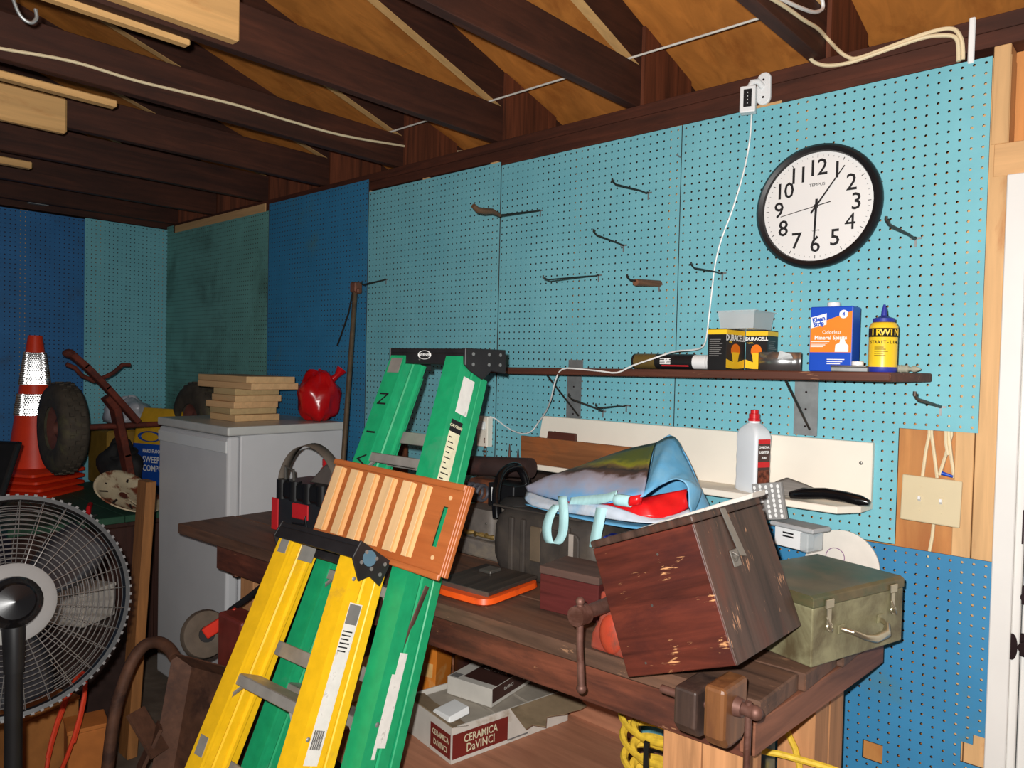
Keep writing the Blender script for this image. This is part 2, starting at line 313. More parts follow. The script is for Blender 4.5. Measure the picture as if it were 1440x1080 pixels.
tag(B().tube(dense(a1+[W_(1180, 72), W_(1192, 80), W_(1205, 82), W_(1240, 70), W_(1290, 51), W_(1325, 41), W_(1343, 42), W_(1352, 56), W_(1354, 72), W_(1354, 84)]), .2, 8).build('electric_cable', CABLE, smooth=1), 'cream cable running down the joist and arching over the panel top', 'cable')
W_ = lambda x, y: PX(x, y, Y=-.3)
tag(B().tube(dense([W_(1139, 82), W_(1146, 88), W_(1160, 92), W_(1180, 91), W_(1205, 85), W_(1250, 69), W_(1295, 54), W_(1320, 50), W_(1340, 51), W_(1347, 60), W_(1348, 86)]), .2, 8).build('electric_cable', CABLE, smooth=1), 'cream cable looping under the joist end onto the dark plate', 'cable')
tag(B().tube(dense([J(1090, -6), J(1110, 4), J(1128, 12), J(1145, 17), J(1156, 13), J(1157, 4), J(1154, -8)]), .2, 8).build('electric_cable', WIRE, smooth=1), 'white cable loop hanging beside the roof gusset', 'cable')
a, b = PX(1365, 86, Y=-.05), PX(1364, 25, Y=-.05)
tag(B().bb((a.x-.28, -.1, a.z-.2), (a.x+.28, .2, b.z)).build('conduit_strip', WIRE, bev=.1), 'white flat conduit strip rising from the panel top', 'conduit')
# S hook hung over the wide board at the top
e = PX(12, 2, X=-31)
tag(B().tube(dense([e+V((0, 0, 3)), e+V((0, .3, .6)), e+V((0, .9, -.9)), e+V((0, 1.7, -1.3)), e+V((0, 2.2, -.7)), e+V((0, 2.1, .1))]), .16, 8).build('hook', GALV, smooth=1), 'small bright metal hook beside the wide pine board', 'hook')
# ================================================================ ON THE RIGHT WALL
# clock
cc = PX(1148.5, 290.5, Y=-1.0); cc.y = -.02
t = thing('wall_clock', 'round white wall clock with black rim on the teal pegboard', 'clock', cc, FACE_Y)
FACEW = mat('clock face white', (232, 230, 228), .5, var=.01, bump=0); INK = mat('black print', (24, 22, 24), .6, var=.05, bump=0)
B().lathe([(0, 0), (6.2, 0), (6.55, .25), (6.75, .8), (6.7, 1.3), (6.35, 1.6), (5.95, 1.45), (5.85, 1.1)], 56, cap=False).build('rim', mat('clock rim', (26, 24, 26), .35, var=.1, bump=0), t, smooth=50)
B().lathe([(0, .72), (5.95, .72), (5.95, 1.06), (0, 1.06)], 56).build('dial', FACEW, t)
for h in range(1, 13):
    q = math.radians(90-30*h); text(str(h), 2.5, INK, t, (4.15*math.cos(q), 4.15*math.sin(q)-.02, 1.08), M.Identity(3), 'numeral', sx=.95, bold=0 if '4' in str(h) else .02, sp=.88)
for k in range(60):
    q = math.radians(6*k); l = .34 if k % 5 == 0 else .14
    B().box((0, 5.45, 1.075), (.07 if k % 5 == 0 else .035, l, .02), T4((0, 0, 0), rz(q))).build('minute_mark', INK, t)
text('TEMPUS', .46, INK, t, (0, 2.35, 1.08), M.Identity(3), sx=1.05)
text('QUARTZ', .2, INK, t, (0, -2.6, 1.08), M.Identity(3))
hand = lambda w0, w1, l, back, z, deg, nm: B().prism([(-w0, -back), (w0, -back), (w1, l), (-w1, l)], (z, z+.05), T4((0, 0, 0), rz(math.radians(-deg)))).build(nm, INK, t)
hand(.13, .09, 3.7, .8, 1.14, 182, 'hour_hand'); hand(.1, .05, 4.9, .9, 1.22, 36, 'minute_hand'); hand(.045, .03, 3.9, 1.6, 1.3, 259, 'second_hand')
B().cyl((0, 0, 1.06), (0, 0, 1.4), .2, n=16).build('hub', INK, t)
# security camera
q = PX(1070, 130, Y=-.2); WP = mat('white plastic', (232, 232, 232), .35, var=.02, bump=0)
t = thing('security_camera', 'small white security camera mounted on the dark top plate', 'security camera', (q.x, -.02, q.z))
for dz in (0,): B().prism([(.85*math.cos(k*math.pi/10), (1.0 if math.sin(k*math.pi/10) > 0 else -1.0)+.85*math.sin(k*math.pi/10)) for k in range(20)], .45, T4((.4, 0, .3), FACE_Y)).build('wall_bracket', WP, t, bev=.12, seg=2)
for dz in (1.3, -.7): B().cyl((.4, -.45, dz), (.4, -.49, dz), .13, n=10).build('screw', DARKM, t)
B().tube([(.3, -.4, .5), (0, -1.1, 1.0), (-.5, -1.5, .9), (-.75, -1.6, .3)], .34, 10).build('arm', WP, t, smooth=1)
Rb = rz(.3)
bo = B().box((0, 0, 0), (1.75, 1.2, 3.0)).build('housing', WP, t, bev=.14, seg=2, loc=(-.75, -1.8, -1.2), rot=Rb)
B().box((0, -.6, .1), (.9, .06, 2.0)).build('black_window', BLACK, bo)
for k in range(4): B().ball((0, -.64, .7-.4*k), .07, 8, 5).build('lens_led', WP, bo, smooth=1)
# the white cord from the camera over the shelf down to the outlet
c0 = PX(1057, 161, Y=-1.9)
path = [c0]+[PX(x, y, Y=-.32) for x, y in ((1054, 200), (1045, 245), (1030, 295), (1015, 335), (1006, 370), (1001, 410), (997, 445), (994, 470))]
path += [PX(x, y, Y=v) for x, y, v in ((989, 487, -1.2), (975, 492, -3), (950, 494, -5.6), (925, 502, -8.2), (890, 514, -8.35), (868, 524, -8.4), (845, 522, -8.4), (815, 519, -8.35), (791, 519, -8.3), (781, 535, -7.8), (775, 560, -6), (768, 578, -3), (757, 594, -1.4), (748, 606, -1.2), (736, 610, -1), (722, 606, -.5), (710, 599, -.4), (697, 589, -.5), (689, 586, -.9))]
tag(B().tube(dense(path, 3), .1, 6).build('power_cord', WIRE, smooth=1), 'thin white power cord hanging from the security camera to the outlet', 'cord')
e = PX(684, 596, Y=-.6)
t = thing('wall_outlet', 'white surface outlet with plug behind the green ladder', 'outlet', (e.x, -.27, e.z-3))
B().bb((-1.1, -1.2, -.5), (1.1, 0, 4.2)).build('box', CREAM, t, bev=.1); B().bb((-.8, -1.9, 2.2), (.8, -1.2, 3.5)).build('plug', WIRE, t, bev=.12); B().bb((-1.0, -1.27, -.4), (1.0, -1.2, 4.1)).build('cover_plate', CREAM, t)
# peg hooks
def peghook(w, tip, label, r=.12, m=IRON, up=.6, nm='peg_hook', sag=0, Y=0):
    a = PX(*w, Y=Y-.05); b = PX(*tip, X=a.x)
    t = thing(nm, label, 'hook', (a.x, Y, a.z), group='peg hooks on the pegboard')
    d = b-a; L_ = V((0, d.y, d.z))
    pts = [V((0, .05, 0)), V((0, -.35, 0)), V((0, -.5, -.15 if d.z < 0 else .02))]+[L_*k+V((0, 0, -sag*math.sin(k*math.pi))) for k in (.25, .5, .75, .92)]+[L_+V((0, -.12, up*.5)), L_+V((0, -.05, up))]
    B().tube(pts, r, 8).build('arm', m, t, smooth=1)
    B().bb((-.1, -.1, -.9), (.1, 0, .1)).bb((-.5, -.1, -.12), (.5, 0, .08)).build('clip', GALV, t)
    return t
H = 'black wire peg hook '
peghook((912, 271), (861, 258), H+'high on the panel beside the panel seam')
peghook((877, 345), (835, 329), H+'between the long brown handled hook and the cord')
peghook((842, 387), (764, 394), 'long thin wire peg hook pointing at the ladder', r=.1)
peghook((1016, 384), (972, 376), 'small wire peg hook touching the white cord', r=.09)
peghook((1288, 335), (1246, 314), H+'to the right of the clock', r=.15)
peghook((1323, 572), (1286, 560), H+'above the bare plywood and switch plate', r=.15)
peghook((881, 570), (838, 574), 'short wire peg hook under the long shelf', r=.09)
peghook((543, 393), (508, 401), 'dark peg hook holding up the rusty bar clamp', r=.14, Y=-.25)
t = peghook((848, 578), (800, 560), 'double wire peg hook beside the shelf strap', r=.12)
t = peghook((760, 296), (700, 303), 'peg hook with a wavy brown rubber handle', r=.13)
a = PX(760, 296, Y=0); hp = [PX(x, y, X=a.x)-V((a.x, 0, a.z)) for x, y in ((703, 303), (692, 297), (680, 297), (671, 295), (665, 289))]
B().tube(hp, [.22, .38, .42, .42, .34], 10).build('grip', mat('brown rubber', (98, 72, 52), .6, var=.2), t, smooth=1)
t = peghook((927, 400), (882, 393), 'peg hook with a round brown wooden roller', r=.12)
a = PX(927, 400, Y=0); hp = [PX(x, y, X=a.x)-V((a.x, 0, a.z)) for x, y in ((893, 397), (928, 399))]
B().cyl(hp[0], hp[1]+V((0, 0, 0)), .42, .42, 14).build('roller', mat('old brown wood', (120, 80, 56), .7, var=.25, grain='Y'), t, smooth=1, bev=.05)
a = PX(957, 221, Y=0)
tag(B().tube([(0, .05, 0), (0, -.5, .02), (0, -.9, .1)], .1, 7).build('nail', GALV, smooth=1, loc=(a.x, 0, a.z)), 'bent nail at the top of the panel seam', 'nail')
# long brown shelf with its straps and struts
SHW = mat('dark shelf wood', (92, 52, 38), .6, var=.25, grain='X', scr=(150, 104, 76), scr_t=.75)
sz = lambda x: 59.62+(x+32)*.0092
t = thing('wall_shelf', 'long dark brown wooden shelf on the teal pegboard', 'shelf', (0, -.27, 0))
B().hexa([(-32, -8, sz(-32)-.9), (27.9, -8, sz(28)-.9), (29.6, -.05, sz(29)-.9), (-32, -.05, sz(-32)-.9), (-32, -8, sz(-32)), (27.9, -8, sz(28)), (29.6, -.05, sz(29)), (-32, -.05, sz(-32))]).build('plank', SHW, t, bev=.12)
for x0, x1, z0, z1 in ((15.9, 18.5, 53.0, sz(16)-.92), (-16.4, -13.9, 52.4, sz(-15)-.92)):
    s = B().bb((x0, -.1, z0), (x1, .0, z1)).build('strap', GALV, t)
    for k in range(3): B().cyl(((x0+x1)/2, -.1, z0+1+k*1.9), ((x0+x1)/2, -.16, z0+1+k*1.9), .12, n=8).build('screw', DARKM, s)
for x, z in ((17.7, 53.7), (-14.2, 53.2)): B().tube([(x, -.12, z), (x, -7.2, sz(x)-.98)], .13, 7).build('strut', IRON, t, smooth=1)
B().bb((-16.2, -.1, sz(-15)+.02), (-13.7, 0, sz(-15)+1.2)).build('strap', GALV, t)
# --- things standing on the shelf
YEL = mat('yellow print', (250, 200, 40), .5, var=.03, bump=0); WPR = mat('white print', (240, 240, 238), .5, var=.01, bump=0); ORP = mat('orange print', (240, 120, 20), .5, var=.04, bump=0)
CART = mat('black carton', (26, 25, 26), .45, var=.1, bump=0); GREYP = mat('grey print', (120, 118, 116), .6, bump=0)
def bulb(par, T, s):
    B().prism([(s*(.62*math.sin(q)), s*(.75*-math.cos(q))) for q in [k*math.pi/9 for k in range(-6, 7)]][::-1], .012, T @ T4((0, .45*s, 0), rz(math.pi))).build('bulb_print', ORP, par)
    B().prism([(-.28*s, -1.0*s), (.28*s, -1.0*s), (.5*s, .25*s), (-.5*s, .25*s)], .016, T @ T4((0, 0, .003))).build('bulb_neck_print', YEL, par)
def pack(x0, x1, y0, y1, front, label):
    t = thing('bulb_carton', label, 'carton', ((x0+x1)/2, (y0+y1)/2, sz(x0)+.01), group='bulb cartons on the shelf')
    w2, d2, h = (x1-x0)/2, (y1-y0)/2, 4.55
    b = B().bb((-w2, -d2, 0), (w2, d2, h)).build('carton', CART, t, bev=.03)
    B().bb((-w2-.006, -d2-.006, h-.62), (w2+.006, d2+.006, h-.12)).build('yellow_band', YEL, b)
    for fc in 'XY':
        hw = d2 if fc == 'X' else w2
        T = T4((w2+.006, 0, 0), FACE_X) if fc == 'X' else T4((0, -d2-.006, 0), FACE_Y)
        if fc == front:
            text('DURACELL', hw*.42, WPR, b, T @ V((0, 3.55, .006)), FACE_X if fc == 'X' else FACE_Y, bold=.02)
            text('ULTRA', .22, YEL, b, T @ V((-hw*.55, 3.1, .006)), FACE_X if fc == 'X' else FACE_Y)
            bulb(b, T @ T4((0, 1.75, .004)) @ M.Diagonal((hw/1.25, 1, 1, 1)), 1.0)
            B().prism([(-hw*.98, .3), (-hw*.3, .2), (hw*.3, .2), (hw*.98, .3), (hw*.98, 1.25), (hw*.3, .95), (-hw*.3, .95), (-hw*.98, 1.25)], .008, T).build('yellow_swoosh', YEL, b)
        else:
            for k in range(9): B().bb((-hw*.8, 3.3-.22*k, 0), (hw*(.2+.6*random.random()), 3.38-.22*k, .008), T).build('small_print', GREYP, b)
pack(9.0, 11.2, -7.8, -3.3, 'X', 'black bulb carton at the shelf front below the clear tub')
pack(11.25, 13.8, -3.15, -.35, 'Y', 'black bulb carton pushed back against the pegboard')
CLEAR = mat('clear plastic', (215, 222, 225), .15, var=.02, bump=0, alpha=.42, spec=.6)
t = thing('plastic_tub', 'clear plastic food tub on top of the bulb cartons', 'tub', (11.7, -4.2, sz(11)+4.6))
def tub(parent, w0, d0, w1, d1, h, m, th=.06):
    for k, (sx_, sy_) in enumerate(((0, -1), (1, 0), (0, 1), (-1, 0))):
        if sx_ == 0: B().hexa([(-w0, sy_*d0, 0), (w0, sy_*d0, 0), (w0, sy_*(d0-th), 0), (-w0, sy_*(d0-th), 0), (-w1, sy_*d1, h), (w1, sy_*d1, h), (w1, sy_*(d1-th), h), (-w1, sy_*(d1-th), h)]).build('side', m, parent)
        else: B().hexa([(sx_*w0, -d0+th, 0), (sx_*w0, d0-th, 0), (sx_*(w0-th), d0-th, 0), (sx_*(w0-th), -d0+th, 0), (sx_*w1, -d1+th, h), (sx_*w1, d1-th, h), (sx_*(w1-th), d1-th, h), (sx_*(w1-th), -d1+th, h)]).build('side', m, parent)
    B().bb((-w0+th, -d0+th, 0), (w0-th, d0-th, th)).build('base', m, parent)
    o = B(); 
    for a_, b_ in (((-w1-.2, -d1-.2), (w1+.2, -d1)), ((-w1-.2, d1), (w1+.2, d1+.2)), ((-w1-.2, -d1), (-w1, d1)), ((w1, -d1), (w1+.2, d1))): o.bb((a_[0], a_[1], h-.08), (b_[0], b_[1], h))
    o.build('rim', m, parent)
tub(t, 1.9, 2.3, 2.15, 2.6, 1.95, CLEAR)
# curved silver strap
t = thing('metal_strap', 'bent silver sheet metal strap standing on the shelf', 'strap', (16.4, -6.0, sz(16)+.02))
arc = lambda u, v: (-2.3+4.6*u, -.8*math.sin(math.pi*min(1, u*1.15)), .02+1.95*v)
B().grid(arc, 20, 1).build('band', mat('bright sheet steel', (176, 176, 176), .28, .9, var=.06, bump=.02), t, smooth=60, solid=.06)
B().hexa([(.2, -1.0, 1.2), (1.7, -.7, 1.3), (1.7, -.55, 1.3), (.2, -.85, 1.2), (.4, -1.02, 2.1), (1.5, -.72, 1.75), (1.5, -.57, 1.75), (.4, -.87, 2.1)]).build('tape', GALV, t)
# mineral spirits can
CB = mat('can blue', (24, 76, 190), .35, var=.04, bump=0); CO = mat('can orange', (236, 134, 38), .4, var=.04, bump=0)
t = thing('solvent_can', 'blue and orange rectangular metal can of mineral spirits', 'can', (21.5, -4.6, sz(21)+.01), rz(.02))
b = B().bb((-2.1, -1.25, 0), (2.1, 1.25, 6.6)).build('can_body', CB, t, bev=.12, seg=2)
B().lathe([(0, 6.6), (.62, 6.6), (.62, 7.05), (.5, 7.12), (0, 7.12)], 18, T4((-.2, 0, 0))).build('cap', WP, t, smooth=1)
T = T4((0, -1.262, 0), FACE_Y)
B().prism([(-2.02, 1.95), (2.02, 1.95), (2.02, 6.1), (-2.02, 4.6)], .012, T).build('orange_label', CO, b)
B().prism([(-2.0, 4.4), (-.45, 4.75), (-.45, 5.9), (-2.0, 5.5)], .02, T).build('white_tag', WPR, b)
text('Klean', .62, CB, b, T @ V((-1.22, 5.3, .026)), FACE_Y @ rz(.2), bold=.03, sx=.9); text('Strip', .62, CB, b, T @ V((-1.22, 4.82, .026)), FACE_Y @ rz(.2), bold=.03, sx=.9)
text('Odorless', .5, WPR, b, T @ V((.1, 3.98, .02)), FACE_Y); text('Mineral Spirits', .56, WPR, b, T @ V((0, 3.42, .02)), FACE_Y, bold=.012, sx=.98)
for k in range(4): B().bb((-1.95, 3.0-.17*k, .012), (-.1-.2*k, 3.07-.17*k, .02), T).build('small_print', WPR, b)
for k in range(3): B().bb((-.3, 1.2-.22*k, 0), (1.4-.2*k, 1.28-.22*k, .01), T).build('small_print', WPR, b)
B().lathe([(0, 0), (.42, 0), (.42, .02), (0, .02)], 20, T @ T4((1.2, 5.78, .002))).build('round_seal', WPR, b); text('4', .5, CB, b, T @ V((1.2, 5.78, .028)), FACE_Y, bold=.02)
B().prism([(.45, 2.0), (1.75, 2.0), (1.75, 2.6), (1.45, 2.95), (1.35, 3.3), (.95, 3.3), (.9, 2.95), (.5, 2.7)], .02, T @ T4((0, 0, .004))).build('sprayer_print', WPR, b)
# chalk bottle
CY = mat('chalk bottle yellow', (240, 200, 44), .35, var=.04, bump=0); CN = mat('chalk blue', (42, 52, 150), .5, var=.1)
q = PX(1240.5, 522, Y=-6.2)
t = thing('chalk_bottle', 'yellow marking chalk bottle with blue pointed cap', 'bottle', (q.x, -6.2, sz(q.x)+.01))
body = B().lathe([(0, 0), (1.2, 0), (1.28, .1), (1.28, .5)], 28).build('base', CN, t, smooth=1)
body = B().lathe([(1.27, .5), (1.27, 4.35), (1.1, 4.7), (.95, 4.78), (0, 4.8)], 28).build('bottle_body', CY, t, smooth=1)
B().lathe([(0, 4.8), (.98, 4.8), (.98, 5.15), (.55, 5.3), (.28, 5.45), (.24, 5.9), (.1, 6.5), (0, 6.52)], 20).build('cap', CN, t, smooth=1)
def wrap(r, z0, z1, a0, a1, m, name, par, n=10):
    B().grid(lambda u, v: (r*math.cos(a0+(a1-a0)*u), r*math.sin(a0+(a1-a0)*u), z0+(z1-z0)*v), n, 1).build(name, m, par, smooth=60, solid=.012)
wrap(1.285, 3.35, 4.2, -3.14, 0.4, INK, 'black_band', body, 20)
def curved_text(s, size, r, z, ac, m, par, step, bold=.02):
    for k, ch in enumerate(s):
        if ch == ' ': continue
        q = ac+(k-(len(s)-1)/2)*step; n = V((math.cos(q), math.sin(q), 0))
        text(ch, size, m, par, n*(r+.01)+V((0, 0, z)), axes(V((0, 0, 1)).cross(n), (0, 0, 1), n), bold=bold)
curved_text('IRWIN', .85, 1.3, 3.78, -1.18, CY, body, .44); curved_text('STRAIT-LINE', .42, 1.28, 2.85, -1.18, INK, body, .21, .01)
for k in range(5): wrap(1.28, 2.35-.2*k, 2.41-.2*k, -1.9, -1.25+.15*(k % 3), INK, 'small_print', body, 6)
# small things at the shelf end
t = thing('flat_tin', 'flat grey metal tin on the shelf in front of the can', 'tin', (24.0, -7.2, sz(24)+.01), rz(.05))
B().bb((-1.7, -.6, 0), (1.7, .6, .45)).build('tray', GALV, t, bev=.06); B().bb((-1.75, -.65, .45), (1.6, .65, .62)).build('lid', STEEL, t, bev=.05)
t = thing('white_cap', 'small round white cap on the flat grey tin', 'tin', (24.6, -7.1, sz(24)+.64)); B().lathe([(0, 0), (.55, 0), (.55, .35), (.45, .42), (0, .42)], 18).build('cap_body', WP, t, smooth=1); B().ring(.5, .05, 18, 6, T4((0, 0, .08))).build('ridge', WP, t)  # a loose white cap resting on the flat grey tin
t = thing('hose_fitting', 'pale grey plastic fitting at the shelf end', 'fitting', (28.0, -3.4, sz(28)+.38), rz(-.3) @ ry(math.pi/2)); PG = mat('pale grey plastic', (170, 168, 150), .5)
B().lathe([(0, -.9), (.36, -.9), (.36, .1), (.2, .2), (.2, .6), (.3, .65), (.3, .9), (.1, 1.4), (0, 1.4)], 14).build('nozzle', PG, t, smooth=1); B().ring(.34, .06, 16, 6, T4((0, 0, -.5))).build('collar', PG, t, smooth=1)
# paint roller tube
a, b = PX(893, 508, Y=-6), PX(1000, 510, Y=-6); zc = sz(4)+.92
t = thing('roller_tube', 'black and brown packaged roller lying on the shelf', 'tube', ((a.x+b.x)/2, -6, zc), axes((0, 1, 0), (0, 0, 1), (1, 0, 0))); hl = (b.x-a.x)/2
body = B().cyl((0, 0, -hl), (0, 0, hl-2), .9, n=24).build('sleeve', CART, t, smooth=1)
B().cyl((0, 0, -hl+.3), (0, 0, -hl+3.2), .91, n=24).build('brown_band', mat('brown print', (98, 80, 40), .5, var=.1), body, smooth=1)
B().cyl((0, 0, hl-2), (0, 0, hl-.2), .82, n=20).build('white_end', WP, t, smooth=1); B().lathe([(.82, 0), (.9, .1), (.9, .35), (.5, .35), (.5, 0)], 20, T4((0, 0, hl-.4)), cap=False).build('end_cap', WP, t, smooth=1)
n_ = V((-1, 0, 0)); Rt = axes((0, 0, 1), (0, 1, 0), (-1, 0, 0))
text('9"', .8, WPR, body, (-.915, 0, hl-5.2), Rt, bold=.02)
for k in range(4): B().bb((-.915, .3-.2*k, -hl+4), (-.905, .38-.2*k, -hl+5.4)).build('small_print', WPR, body)
B().bb((-.8, -.55, hl-5.9), (-.65, -.2, hl-2.4)).build('red_patch', mat('red print', (200, 36, 44), .45, bump=0), body)
# switch plate and its cables in the opening
AL = mat('almond plastic', (212, 196, 160), .4, var=.02, bump=0)
a, b = PX(1268, 666, Y=-.4), PX(1350, 744, Y=-.4); cx_, cz_ = (a.x+b.x)/2, (a.z+b.z)/2
t = thing('switch_plate', 'large almond double switch plate on bare plywood', 'switch plate', (cx_, .2, cz_), FACE_Y @ rz(-.02))
B().bb((-2.0, -1.9, -1.05), (2.0, 1.9, .1)).build('wall_box', GALV, t)
pl = B().box((0, 0, .42), (5.35, 4.6, .3)).build('plate', AL, t, bev=.12, seg=2)
for x in (-.95, .95):
    B().box((x, 0, .6), (.42, .95, .06)).build('slot', AL, pl); B().hexa([(x-.14, -.25, .58), (x+.14, -.25, .58), (x+.14, .2, .58), (x-.14, .2, .58), (x-.12, .05, 1.0), (x+.12, .05, 1.0), (x+.12, .35, .95), (x-.12, .35, .95)]).build('toggle', WP, pl, bev=.03)
    for dy in (-1.2, 1.2): B().cyl((x, dy, .57), (x, dy, .62), .14, n=10).build('screw', AL, pl)
CBL = ['cream cable slanting away from the plywood edge to the switch plate', 'cream cable crossing the slanted one above the switch plate', 'thick cream cable slanting down to the middle of the switch plate', 'cream cable ending at the blue wire connector by the stud', 'short cream cable tucked behind the panel cut-out edge']
for k, pp in enumerate((((1307, 610), (1302, 635), (1297, 672)), ((1310, 610), (1314, 640), (1318, 672)), ((1338, 612), (1330, 640), (1321, 668)), ((1334, 612), (1338, 645), (1342, 672)), ((1330, 610), (1330, 622), (1333, 640)))):
    tag(B().tube([PX(x, y, Y=1.05-.17*k) for x, y in ((pp[0][0], pp[0][1]-30),)+pp], .17, 7).build('electric_cable', CABLE, smooth=1), CBL[k], 'cable', 'cables above the switch plate')
tag(B().tube([PX(x, y, Y=1.05) for x, y in ((1313, 735), (1311, 755), (1307, 776), (1304, 800))], .17, 7).build('electric_cable', CABLE, smooth=1), 'single cream cable running down below the switch plate', 'cable')
e = PX(1332, 668, Y=.1); tag(B().cyl((-.5, 0, .14), (.5, 0, -.1), .2, .12, 10).build('wire_nut', CB, loc=e, smooth=1), 'blue wire connector above the switch plate', 'connector')
# cream L shelf
t = thing('ledge_shelf', 'cream painted ledge shelf with tall back board', 'shelf', (0, -.02, 0))
B().prism([(-21.6, 46.5), (24.4, 46.5), (24.4, 52.8), (-20.4, 52.8)], (0, .75), T4((0, 0, 0), FACE_Y)).build('back_board', CREAM, t, bev=.08)
B().prism([(-21.8, -.02), (24.4, -.02), (24.2, -3.2), (22.6, -5.6), (-22.2, -5.6)], (45.75, 46.48)).build('ledge', CREAM, t, bev=.08)
for x in (23.3, 1, -18): B().ball((x, -.76, 50.6), (.2, .08, .2), 10, 6).build('screw', STEEL, t, smooth=1)
# lighter fluid bottle on the ledge
q = PX(1056, 690, Y=-3.6)
t = thing('lighter_fluid_bottle', 'white plastic bottle with red cap and charcoal label', 'bottle', (q.x, -3.3, 46.5), rz(-.42))
def rrect(w_, d_, r_, n=5): return [(sx_*(w_-r_)+r_*math.cos(q_), sy_*(d_-r_)+r_*math.sin(q_)) for sx_, sy_, s0 in ((1, 1, 0), (-1, 1, 1), (-1, -1, 2), (1, -1, 3)) for q_ in [math.pi/2*(s0+k/n) for k in range(n+1)]]
def loft(secs, name, m, parent, sm=45, cap=True):
    n = len(secs[0][0]); b = B(); vs = [(x, y, z) for poly, z in secs for x, y in poly]
    fs = [(i*n+k, i*n+(k+1) % n, (i+1)*n+(k+1) % n, (i+1)*n+k) for i in range(len(secs)-1) for k in range(n)]
    if cap: fs += [tuple(range(n))[::-1], tuple((len(secs)-1)*n+k for k in range(n))]
    return b.add(vs, fs).build(name, m, parent, smooth=sm)
MILK = mat('milky plastic', (226, 230, 234), .35, var=.02, bump=0)
bd = loft([(rrect(1.5, 1.0, .35), 0), (rrect(1.68, 1.18, .4), .2)]+[(rrect(1.68-.035*(k % 2), 1.18-.035*(k % 2), .4), .9+k*.75) for k in range(7)]+[(rrect(1.68, 1.18, .4), 6.3), (rrect(1.5, 1.05, .45), 6.9), (rrect(1.0, .85, .5), 7.4), (rrect(.62, .62, .6), 7.7), (rrect(.62, .62, .6), 7.9)], 'bottle_body', MILK, t)
RED = mat('red plastic', (206, 28, 36), .35, var=.04, bump=0)
B().lathe([(0, 7.9), (.68, 7.9), (.68, 8.15), (.6, 8.2), (.6, 8.7), (.45, 8.75), (.45, 9.15), (0, 9.2)], 18).build('cap', RED, t, smooth=1)
T = T4((1.70, 0, 0), FACE_X); 
lb = B().bb((-.85, .8, 0), (.85, 6.0, .015), T).build('label', mat('brown label', (74, 52, 48), .5, var=.1, bump=0), t)
B().bb((-.85, 2.9, .015), (.85, 3.5, .02), T).build('red_stripe', RED, lb)
B().bb((-.85, 5.5, .015), (.85, 6.0, .02), T).build('red_stripe', RED, lb)
B().bb((-.75, 1.0, .015), (.75, 2.6, .02), T).build('coal_print', mat('coal print', (110, 56, 40), .6, var=.9, sc_=90, bump=0), lb)
for s_, z_, k_ in (('CHARCOAL', 5.1, .34), ('LIGHTER', 4.55, .42), ('FLUID', 3.95, .3)): text(s_, k_, WPR, lb, T @ V((0, z_, .022)), FACE_X, bold=.012, sx=.82)
# hand duster with black handle on the ledge
t = thing('bench_brush', 'grey bristled hand brush with glossy black handle on the ledge', 'brush', (0, 0, 0))
GB = mat('black gloss', (16, 15, 17), .18, var=.1, bump=0)
hp = [PX(x, y, Y=v) for x, y, v in ((1112, 696, -4.9), (1130, 694, -5.0), (1160, 694, -5.1), (1190, 699, -5.2), (1210, 704, -5.3), (1222, 707, -5.3))]
B().tube(hp, [.4, .62, .6, .58, .56, .3], 12).build('handle', GB, t, smooth=1)
bp = [PX(x, y, Y=-3.4) for x, y in ((1068, 692), (1092, 676), (1107, 671), (1132, 680), (1150, 688), (1142, 697))]
B().add([p_ for p_ in bp]+[p_+V((.6, -1.4, .0)) for p_ in bp], [tuple(range(6)), tuple(range(11, 5, -1))]+[(k, (k+1) % 6, 6+(k+1) % 6, 6+k) for k in range(6)]).build('bristles', mat('grey bristle', (128, 122, 116), .9, var=.3, grain='X', bump=.4), t, bev=.1)
# ================================================================ WORKBENCH
BZ = 35.7
BW = mat('worn bench wood', (92, 66, 52), .65, var=.3, grain='X', c2=(112, 74, 52), thr=.6, sc2=7, soft=.12, scr=(150, 112, 84), scr_t=.8)
BWF = mat('dark oily bench apron', (104, 56, 40), .55, var=.35, grain='X', c2=(52, 30, 26), thr=.58, sc2=6, soft=.1, scr=(156, 110, 80), scr_t=.8)
BWY = mat('bench end board', (120, 76, 56), .6, var=.3, grain='Y', c2=(80, 48, 38), thr=.6, sc2=7)
POST = mat('rough pine post', (186, 132, 88), .7, var=.2, grain='Z', c2=(140, 88, 56), thr=.62, sc2=5)
fy = lambda x: -35.6+(x+60)*.0573             # front edge of the bench, slightly out of square with the wall
t = thing('workbench', 'long dark wooden workbench with pine legs along the pegboard', 'workbench', (0, 0, 0))
n = 4
for k in range(n):
    g = lambda x, q: fy(x)+(-.9-fy(x))*q
    q0, q1 = k/n+.0012, (k+1)/n-.0012
    x0 = -60.5+.35*(k % 2); x1 = 26+.5*k
    B().hexa([(x0, g(x0, q0), BZ-1.5), (x1, g(x1, q0), BZ-1.5), (x1, g(x1, q1), BZ-1.5), (x0, g(x0, q1), BZ-1.5), (x0, g(x0, q0), BZ), (x1, g(x1, q0), BZ), (x1, g(x1, q1), BZ), (x0, g(x0, q1), BZ)]).build('top_plank', BW, t, bev=.12)
def strip(x0, x1, off, th, z0, z1): return B().hexa([(x0, fy(x0)+off, z0), (x1, fy(x1)+off, z0), (x1, fy(x1)+off+th, z0), (x0, fy(x0)+off+th, z0), (x0, fy(x0)+off, z1), (x1, fy(x1)+off, z1), (x1, fy(x1)+off+th, z1), (x0, fy(x0)+off+th, z1)])
strip(-51, 24.6, .8, 1.5, 30.7, BZ-1.52).build('apron', BWF, t, bev=.1)
B().bb((-50.9, -32.2, 29.3), (-49.5, -2, BZ-1.52)).build('apron', BWY, t, bev=.1)
